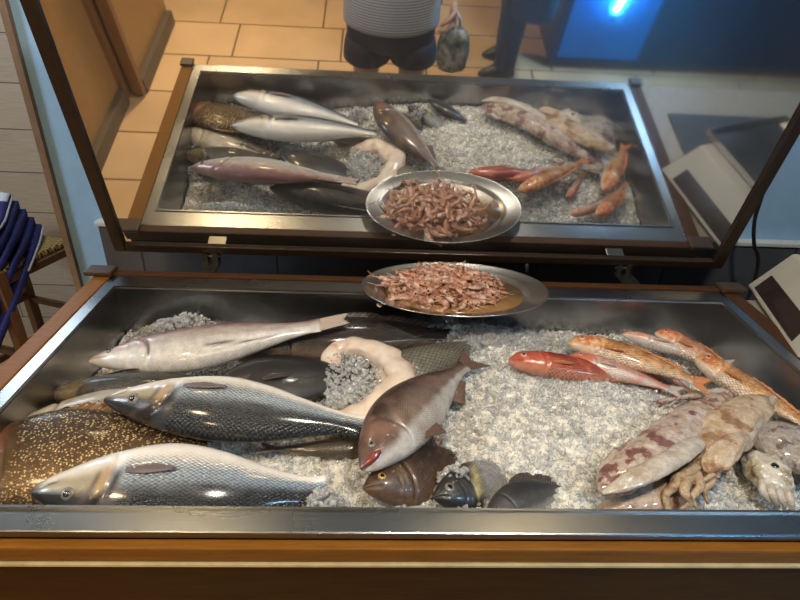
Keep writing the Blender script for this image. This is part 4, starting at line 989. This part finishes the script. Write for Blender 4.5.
for k in range(4):
    px, py = ((-1, -1), (1, -1), (1, 1), (-1, 1))[k]
    v, f = tube_data([SM@Vector((px*.13, py*.13, 0.0)), SM@Vector((px*.13, py*.13, .009))], .014, 12); mesh('foot', v, f, MAT['black'], sc)
tb = bmesh.new(); box(tb, (-.075, -.17, .118), (.185, .17, .123), 0.002, SM)
box(tb, (-.075, -.17, .123), (-.070, .17, .136), 0, SM); box(tb, (.18, -.17, .123), (.185, .17, .136), 0, SM); box(tb, (-.07, -.17, .123), (.18, -.165, .136), 0, SM); box(tb, (-.07, .165, .123), (.18, .17, .136), 0, SM)
bobj('weighing_pan', tb, MAT['tray_steel'], sc)

# ================================================================ left: stool and folded cloths
st = thing('bar_stool', (-1.46, 1.40, FLOOR), 'brown wooden bar stool with a woven straw seat by the plank wall', 'stool')
SMt = Matrix.Translation((-1.475, 1.40, 0))@Matrix.Rotation(math.radians(-18), 4, 'Z')
def rb(name, lo, hi, mat, bev): return boxo(name, lo, hi, mat, st, bev, SMt)
h = 0.165
seat = bmesh.new(); box(seat, (-h+.012, -h+.012, -.318), (h-.012, h-.012, -.290), 0.012, SMt); bobj('seat', seat, MAT['straw'], st, True)
for sx in (-1, 1):
    for sy in (-1, 1):
        rb('leg', (sx*h-.018, sy*h-.018, FLOOR), (sx*h+.018, sy*h+.018, -.285), MAT['stool_wood'], 0.004)
for z in (-.325, -.60, -.80):
    for sx in (-1, 1):
        rb('stretcher', (sx*h-.009, -h+.018, z-.014), (sx*h+.009, h-.018, z+.014), MAT['stool_wood'], 0.003)
        rb('stretcher', (-h+.018, sx*h-.009, z-.03), (h-.018, sx*h+.009, z-.002), MAT['stool_wood'], 0.003)
labs = ['navy cloth with a white hem at the bottom of the stack on the stool', 'navy cloth second from the bottom of the stack on the stool', 'navy cloth in the middle of the stack on the stool', 'navy cloth second from the top of the stack on the stool', 'navy cloth with a white top fold, topmost of the stack on the stool']
for k in range(5):
    z0 = -.286+k*0.030; nU, nV = 26, 12; V, F = [], []
    edge_ = catmull([(-1.40-.020*k, 1.54, z0+.01), (-1.365-.020*k, 1.45, z0), (-1.33-.018*k, 1.34, z0-.01), (-1.31-.018*k, 1.255-.01*k, z0-.03)], nU-1)
    for j, zz in ((0, 0), (1, .026)):
        for i in range(nU):
            u = i/(nU-1); g = max(0, (u-.45)/.55)**1.3
            for q in range(nV):
                w = (q/(nV-1))**0.6; e = edge_[i]; h_ = min(1-w, .42)*(1-.10*k)
                V.append((e[0]-(1-w)*0.40, e[1]-zz*(0.6*u)-0.65*h_*g+0.02*(1-w), e[2]+zz+0.007*math.sin(w*9+k*1.7+u*3)*(0.2+u)-1.05*h_*g))
    n1 = nU*nV
    for i in range(nU-1):
        for q in range(nV-1):
            a = i*nV+q; F += [(a, a+nV, a+nV+1, a+1), (n1+a, n1+a+1, n1+a+nV+1, n1+a+nV)]
    bnd = [i*nV for i in range(nU)]+[(nU-1)*nV+q for q in range(1, nV)]+[i*nV+nV-1 for i in range(nU-2, -1, -1)]+[q for q in range(nV-2, 0, -1)]
    F += [(bnd[i], bnd[(i+1) % len(bnd)], n1+bnd[(i+1) % len(bnd)], n1+bnd[i]) for i in range(len(bnd))]
    cl = thing('folded_cloth', V[0], labs[k], 'cloth', 'folded navy cloths on the stool')
    mesh('fabric', V, F, MAT['navy'], cl)
    if k in (0, 4):
        pts = [Vector(V[i*nV+nV-1])+Vector((.003, 0, .013)) for i in range(0, nU)]
        tubeo('hem', pts, 0.004, MAT['white_hem'], cl, 6)
    if k == 4:
        q = [Vector(V[n1+i*nV+jj])+Vector((0, 0, .002)) for i in range(0, 7) for jj in range(3, nV)]
        m_ = nV-3
        o = mesh('top_fold', q, [(i*m_+j, (i+1)*m_+j, (i+1)*m_+j+1, i*m_+j+1) for i in range(6) for j in range(m_-1)], MAT['white_hem'], cl)
        sd = o.modifiers.new('thickness', 'SOLIDIFY'); sd.thickness = .003

# ================================================================ what the mirror shows: counter fronts, made-up glare box, people
for nm, x, y0, y1, lab in (('bar_counter', -1.60, -1.19, -0.05, 'tan wood bar counter section nearer the fish case, seen in the mirror'), ('bar_counter', -1.52, -2.02, -1.27, 'tan wood bar counter section further back, seen in the mirror')):
    b = thing(nm, (x-.3, (y0+y1)/2, FLOOR), lab, 'counter', 'bar counter sections')
    boxo('front_panel', (x-.02, y0, FLOOR+.09), (x, y1, .03), MAT['counter_front'], b, 0.002)
    boxo('carcass', (x-.55, y0, FLOOR+.09), (x-.021, y1, .03), MAT['counter_trim'], b)
    boxo('top', (x-.6, y0-.02, .031), (x+.05, y1+.02, .07), MAT['counter_trim'], b, 0.005)
    boxo('plinth', (x-.5, y0+.01, FLOOR), (x+.035, y1-.005, FLOOR+.089), MAT['plinth'], b)
    boxo('corner_post', (x-.03, y1+.001 if y1 < -1 else y0-.045, FLOOR+.02), (x+.03, y1+.045 if y1 < -1 else y0-.001, .03), MAT['counter_trim'], b, 0.003)
ck = thing('blue_glare_box', (2.0, -2.0, FLOOR), 'made-up navy box with a tube-lit blue front, standing in for the blue glare in the mirror', 'glare stand-in')  # added to make the blue glare, whose real cause is unknown
boxo('cabinet', (0.98, -2.3, FLOOR+.06), (2.98, -1.70, .25), MAT['navy_cabinet'], ck, 0.01)
boxo('glare_panel', (1.02, -1.6985, -.96), (1.54, -1.692, -.10), MAT['blue_glare'], ck, 0.002)
boxo('glare_tube', (1.27, -1.64, -.62), (1.297, -1.615, -.20), MAT['cyan_glare'], ck, 0.006, Matrix.Translation((1.28, 0, -.5))@Matrix.Rotation(.25, 4, 'Y')@Matrix.Translation((-1.28, 0, .5)))
boxo('plinth', (1.0, -2.25, FLOOR), (2.96, -1.73, FLOOR+.059), MAT['plinth'], ck)

SKIN = plain('skin', (.50, .30, .21), 0.5, 0, 30, 0.08); HAIR = plain('dark_hair', (.03, .02, .015), 0.5, 0, 80, 0.3)
def stripes():
    t = NT('striped_grey_shirt'); tc = t.new('ShaderNodeTexCoord')
    w = t.new('ShaderNodeTexWave', wave_type='BANDS', bands_direction='Z'); t.setv(w, Scale=27, Distortion=0.4); t.link(tc.outputs['Object'], w.inputs[0])
    t.link(t.ramp(w.outputs[1], [(.35, (.50, .51, .54)), (.65, (.20, .21, .24))]), t.b.inputs['Base Color']); t.setv(t.b, Roughness=0.85); return t.m
SHIRT = stripes(); SHORTS = plain('dark_navy_shorts', (.012, .015, .03), 0.8, 0, 60, 0.2); DARKC = plain('dark_navy_coat', (.010, .016, .042), 0.75, 0, 30, 0.2)
DARKP = plain('dark_trousers', (.012, .018, .036), 0.8, 0, 40, 0.2); SHOE = plain('black_shoe', (.01, .01, .012), 0.4)
def camo():
    t = NT('mottled_olive_bag'); f = t.noise(22, 3); t.link(t.ramp(f, [(.40, (.05, .055, .045)), (.5, (.16, .17, .13)), (.62, (.40, .38, .30))]), t.b.inputs['Base Color']); t.setv(t.b, Roughness=.6); t.link(t.bump(f, .5, .02), t.b.inputs['Normal']); return t.m
def ell_loft(name, rings, mat, parent, n=32, wob=0.0):
    # rings: (x, y, z, rx, ry)
    V = []
    for i, (x, y, z, rx, ry) in enumerate(rings):
        for k in range(n):
            a = 2*math.pi*k/n; r = 1+wob*math.sin(a*6+i*1.3)
            V.append((x+rx*math.cos(a)*r, y+ry*math.sin(a)*r, z))
    m = len(rings)
    F = [(i*n+k, i*n+(k+1) % n, (i+1)*n+(k+1) % n, (i+1)*n+k) for i in range(m-1) for k in range(n)]+[tuple(range(n)), tuple((m-1)*n+k for k in range(n))]
    o = mesh(name, V, F, mat, parent); s = o.modifiers.new('sub', 'SUBSURF'); s.levels = 1; s.render_levels = 1; return o
def skin_body(name, joints, edges, mat, parent, rootidx=0):
    og = org(parent); me = bpy.data.meshes.new(name); me.from_pydata([tuple(Vector(j[:3])-og) for j in joints], edges, [])
    o = link_mesh(name, me, mat, parent, False)
    o.modifiers.new('skin', 'SKIN'); sv = me.skin_vertices[0].data
    for i, j in enumerate(joints):
        sv[i].radius = (j[3], j[4] if len(j) > 4 else j[3]); sv[i].use_root = (i == rootidx)
    s = o.modifiers.new('sub', 'SUBSURF'); s.levels = 2; s.render_levels = 2
    o.modifiers['skin'].use_smooth_shade = True; return o
def head(parent, c, R, look=1, hair=True):
    c = Vector(c); V, F = [], []; n, m = 28, 22
    for i in range(m+1):
        th = math.pi*i/m
        for k in range(n):
            a = 2*math.pi*k/n; x, y, z = math.sin(th)*math.cos(a), math.sin(th)*math.sin(a), math.cos(th)
            w = 0.78-(0.16*max(0, -z)**1.2)
            q = Vector((x*w, y*0.95*look, z*1.18))
            if y > 0.75 and -0.45 < z < 0.2: q.y += look*(0.16*math.exp(-(x/0.13)**2)*math.exp(-((z+0.22)/0.16)**2)-0.06*math.exp(-((abs(x)-0.32)/0.14)**2)*math.exp(-((z-0.05)/0.1)**2))
            if y > 0.6: q.y += look*0.05*math.exp(-(x/0.25)**2)*(math.exp(-((z+0.52)/0.05)**2)+math.exp(-((z+0.64)/0.05)**2))
            V.append(c+q*R)
    F = [(i*n+k, i*n+(k+1) % n, (i+1)*n+(k+1) % n, (i+1)*n+k) for i in range(m) for k in range(n)]
    ho = mesh('head', V, F, SKIN, parent)
    for sx in (-1, 1):
        v, f = tube_data([c+Vector((sx*.31*R, look*.80*R, .04*R)), c+Vector((sx*.31*R, look*.90*R, .04*R))], [.12*R, .05*R], 12); mesh('eye', v, f, EYE_SILVER[1], ho)
        v, f = tube_data([c+Vector((sx*.74*R, 0, .18*R)), c+Vector((sx*.86*R, -look*.08*R, .0)), c+Vector((sx*.76*R, 0, -.24*R))], [.06*R, .12*R, .05*R], 10); mesh('ear', v, f, SKIN, ho)
    V, F2 = [], []
    for i in range(12):
        th = math.pi*0.60*i/11
        for k in range(n):
            a = 2*math.pi*k/n; x, y, z = math.sin(th)*math.cos(a), math.sin(th)*math.sin(a), math.cos(th)
            f_ = 1.06 if y*1 < 0.35 or z > 0.55 else 0.9
            V.append(c+Vector((x*.80, y*look*.98, z*1.18))*R*f_)
    F2 = [(i*n+k, i*n+(k+1) % n, (i+1)*n+(k+1) % n, (i+1)*n+k) for i in range(11) for k in range(n)]
    if hair: mesh('hair', V, F2, HAIR, ho)
def hand(parent, wrist, dirn, palmn, curl=0.6, side=1):
    w = Vector(wrist); d = Vector(dirn).normalized(); pn = Vector(palmn).normalized(); s = d.cross(pn).normalized()*side
    lst = [tube_data([w, w+d*.03, w+d*.07, w+d*.088], [.022, .030, .034, .026], 12)]
    v, f = lst[0]; c0 = w
    v = [p-pn*((p-c0).dot(pn))*0.5 for p in v]; lst = [(v, f)]
    for q, ln in ((-1.5, .062), (-.5, .074), (.5, .080), (1.5, .070)):
        p = w+d*.078+s*q*.0165; pts = [p]; ang = 0
        for j in range(3):
            ang += curl*(0.7+0.2*j); pts.append(pts[-1]+(d*math.cos(ang)+pn*math.sin(ang))*ln*(.45, .32, .23)[j])
        lst.append(tube_data(pts, [.009, .0085, .0078, .0055], 10))
    p = w+d*.025+s*.024; lst.append(tube_data([p, p+(s*.8+d*.5)*.03, p+(s*.7+d*.9+pn*.5)*.048, p+(s*.5+d*1.1+pn*.9)*.058], [.012, .011, .0095, .006], 10))
    v, f = join(lst); return mesh('hand', v, f, SKIN, parent)
# person A: stands at the case holding the phone
pa = thing('person', (-0.07, -0.82, FLOOR), 'person in striped grey shirt and dark shorts taking a photo, reflected in the mirror', 'person')
ax_, ay = -0.07, -0.80
J = [(ax_, ay, -.14, .14, .10), (ax_, ay, .05, .14, .095), (ax_, ay, .24, .15, .10), (ax_, ay, .38, .075, .07), (ax_-.01, ay+.02, .47, .052, .052),
     (ax_-.10, ay, -.24, .088), (ax_-.115, ay+.01, -.60, .058), (ax_-.12, ay-.01, -.80, .055), (ax_-.12, ay-.01, -.98, .036), (ax_-.13, ay+.11, -1.025, .028),
     (ax_+.10, ay, -.24, .088), (ax_+.105, ay+.01, -.60, .058), (ax_+.11, ay-.01, -.80, .055), (ax_+.11, ay-.01, -.98, .036), (ax_+.12, ay+.11, -1.025, .028),
     (ax_-.19, ay, .33, .055), (ax_-.25, ay+.05, .10, .044), (ax_-.13, ay+.19, .36, .032), (ax_-.06, ay+.245, .49, .024),
     (ax_+.19, ay, .33, .055), (ax_+.255, ay+.01, .08, .044), (ax_+.25, ay+.12, -.06, .030), (ax_+.245, ay+.15, -.08, .024)]
E_ = [(0, 1), (1, 2), (2, 3), (3, 4), (0, 5), (5, 6), (6, 7), (7, 8), (8, 9), (0, 10), (10, 11), (11, 12), (12, 13), (13, 14), (2, 15), (15, 16), (16, 17), (17, 18), (2, 19), (19, 20), (20, 21), (21, 22)]
skin_body('body', J, E_, SKIN, pa)
head(pa, (ax_-.01, ay+.035, .60), 0.103, 1)
hand(pa, (ax_-.055, ay+.25, .50), (.1, .25, 1), (.2, 1, 0), .5, 1)
hand(pa, (ax_+.245, ay+.15, -.085), (0, .5, -1), (-1, 0, 0), .8, 1)
shirt = ell_loft('shirt', [(ax_, ay, .40, .085, .075), (ax_, ay, .36, .16, .09), (ax_, ay, .28, .20, .115), (ax_, ay+.01, .12, .195, .12), (ax_, ay+.02, -.04, .195, .13), (ax_, ay+.02, -.13, .205, .14), (ax_, ay+.02, -.242, .212, .142), (ax_, ay+.02, -.255, .208, .140), (ax_, ay+.02, -.23, .19, .125)], SHIRT, pa)
for sx in (-1, 1):
    e = (ax_-.25, ay+.05, .10) if sx < 0 else (ax_+.255, ay+.01, .08); s0 = Vector((ax_+sx*.15, ay, .335)); s1_ = s0.lerp(Vector(e), .62)
    v, f = tube_data([s0, s0.lerp(s1_, .5), s1_], [.075, .070, .066], 16); mesh('sleeve', v, f, SHIRT, pa)
ell_loft('shorts', [(ax_, ay+.01, -.19, .185, .12), (ax_, ay+.01, -.30, .20, .135), (ax_, ay+.01, -.375, .20, .135)], SHORTS, pa)
for sx in (-1, 1):
    ell_loft('shorts_leg', [(ax_+sx*.10, ay+.01, -.30, .102, .125), (ax_+sx*.103, ay+.01, -.37, .107, .120), (ax_+sx*.105, ay+.01, -.412, .110, .114), (ax_+sx*.105, ay+.01, -.424, .110, .113), (ax_+sx*.105, ay+.01, -.426, .109, .112), (ax_+sx*.105, ay+.01, -.426, .09, .095), (ax_+sx*.105, ay+.01, -.415, .085, .09)], SHORTS, pa)
    ell_loft('sandal', [(ax_+sx*.115, ay+.05, FLOOR+.002, .048, .135), (ax_+sx*.115, ay+.05, FLOOR+.018, .046, .13)], SHOE, pa)
ph = thing('phone', (CAMP[0], CAMP[1]-.03, CAMP[2]), 'dark phone held up by the person taking the photo', 'phone')
boxo('phone_body', (-.19, -.508, .50), (-.04, -.498, .576), SHOE, ph, 0.003)
bag = thing('shoulder_bag', (0.19, -0.66, -.36), 'mottled olive cloth bag hanging from the hand of the person in striped shirt', 'bag')
bx, by = 0.195, -0.645
ell_loft('bag_body', [(bx, by, -.19, .035, .03), (bx, by, -.22, .06, .045), (bx, by, -.29, .072, .05), (bx+.005, by, -.36, .07, .05), (bx, by, -.385, .05, .04)], camo(), bag, wob=0.10)
for dx in (-.02, .02):
    tubeo('strap', [(bx+dx, by, -.205), (bx+dx*1.2-.01, by-.005, -.16), (0.18+dx*.4, by, -.125)], .006, MAT['white_hem'], bag, 8)
# person B: dark coat, further back
pb = thing('person', (0.68, -1.66, FLOOR), 'person in dark clothes standing further back, only coat and leg seen in the mirror', 'person')
qx, qy = 0.735, -1.60
J = [(qx, qy, -.10, .14, .10), (qx, qy, .08, .14, .095), (qx, qy, .26, .15, .10), (qx, qy, .40, .07, .065), (qx-.01, qy, .48, .052),
     (qx-.06, qy, -.22, .085), (qx-.075, qy+.02, -.58, .060), (qx-.072, qy, -.78, .056), (qx-.065, qy+.01, -.98, .037), (qx-.13, qy+.03, -1.022, .027),
     (qx-.04, qy-.12, -.24, .085), (qx-.03, qy-.19, -.58, .060), (qx-.025, qy-.20, -.78, .054), (qx-.02, qy-.20, -.98, .037), (qx-.085, qy-.185, -1.022, .027),
     (qx-.02, qy+.19, .34, .055), (qx-.04, qy+.24, .10, .042), (qx-.10, qy+.22, -.10, .028),
     (qx-.02, qy-.19, .34, .055), (qx-.03, qy-.25, .10, .042), (qx-.05, qy-.26, -.12, .028)]
E_ = [(0, 1), (1, 2), (2, 3), (3, 4), (0, 5), (5, 6), (6, 7), (7, 8), (8, 9), (0, 10), (10, 11), (11, 12), (12, 13), (13, 14), (2, 15), (15, 16), (16, 17), (2, 18), (18, 19), (19, 20)]
skin_body('body', J, E_, SKIN, pb)
for a, b in ((5, 8), (10, 13)):
    j = J[a:b+1]; v, f = tube_data(catmull([q[:3] for q in j], 16), list(interp([(0, .105), (.4, .085), (.7, .076), (1, .066)], np.linspace(0, 1, 17))), 18); mesh('trouser_leg', v, f, DARKP, pb)
ell_loft('coat', [(qx, qy-.02, .42, .07, .08), (qx, qy-.02, .38, .10, .16), (qx, qy-.02, .26, .13, .215), (qx, qy-.02, .0, .135, .20), (qx, qy-.03, -.25, .15, .21), (qx+.005, qy-.04, -.52, .165, .22), (qx+.01, qy-.04, -.63, .168, .22), (qx+.01, qy-.04, -.60, .15, .2)], DARKC, pb, wob=0.015)
for a in (15, 18):
    v, f = tube_data([J[a][:3], J[a+1][:3], J[a+2][:3]], [.075, .062, .048], 16); mesh('sleeve', v, f, DARKC, pb)
hand(pb, J[17][:3], (-.2, 0, -1), (-1, -.3, 0), .4, 1); hand(pb, J[20][:3], (-.1, 0, -1), (-1, .3, 0), .4, -1)
for a in (8, 13):
    x, y = J[a][0], J[a][1]
    ell_loft('shoe', [(x-.045, y+.01, FLOOR+.002, .125, .045), (x-.045, y+.01, FLOOR+.03, .122, .044), (x-.02, y+.01, FLOOR+.065, .085, .042), (x, y+.005, FLOOR+.10, .05, .042)], SHOE, pb)
c0 = Vector((qx-.02, qy, .60)); head(pb, c0, 0.10, 1)

# ================================================================ lamps, one added to brighten the floor (their light is set at the top)
for nm, x, y, mt, lab in (('ceiling_spot', -0.95, -0.62, 'warm_lens', 'round ceiling spot with warm light above the left of the case'), ('ceiling_spot', 0.25, -0.35, 'warm_lens', 'round ceiling spot with soft white light above the middle of the case'), ('ceiling_spot', -1.15, -2.1, 'warm_lens', 'added unseen spot brightening the floor in front of the bar counter'), ('ceiling_spot', -0.80, 0.80, 'warm_lens', 'round ceiling spot nearest the plank wall, behind the open lid'), ('ceiling_spot', 0.45, 0.80, 'warm_lens', 'round ceiling spot close to the blue wall, behind the right half of the lid'), ('ceiling_spot', 1.5, -1.3, 'cool_lens', 'round ceiling spot with cool blue light over the room')):
    L_ = thing(nm, (x, y, 1.62), lab, 'ceiling lamp', 'ceiling spots')
    v, f = tube_data([(x, y, 1.619), (x, y, 1.515)], [.06, .075], 24); mesh('housing', v, f, MAT['black'], L_)
    v, f = tube_data([(x, y, 1.514), (x, y, 1.505)], [.065, .06], 24); mesh('lens', v, f, MAT[mt], L_)
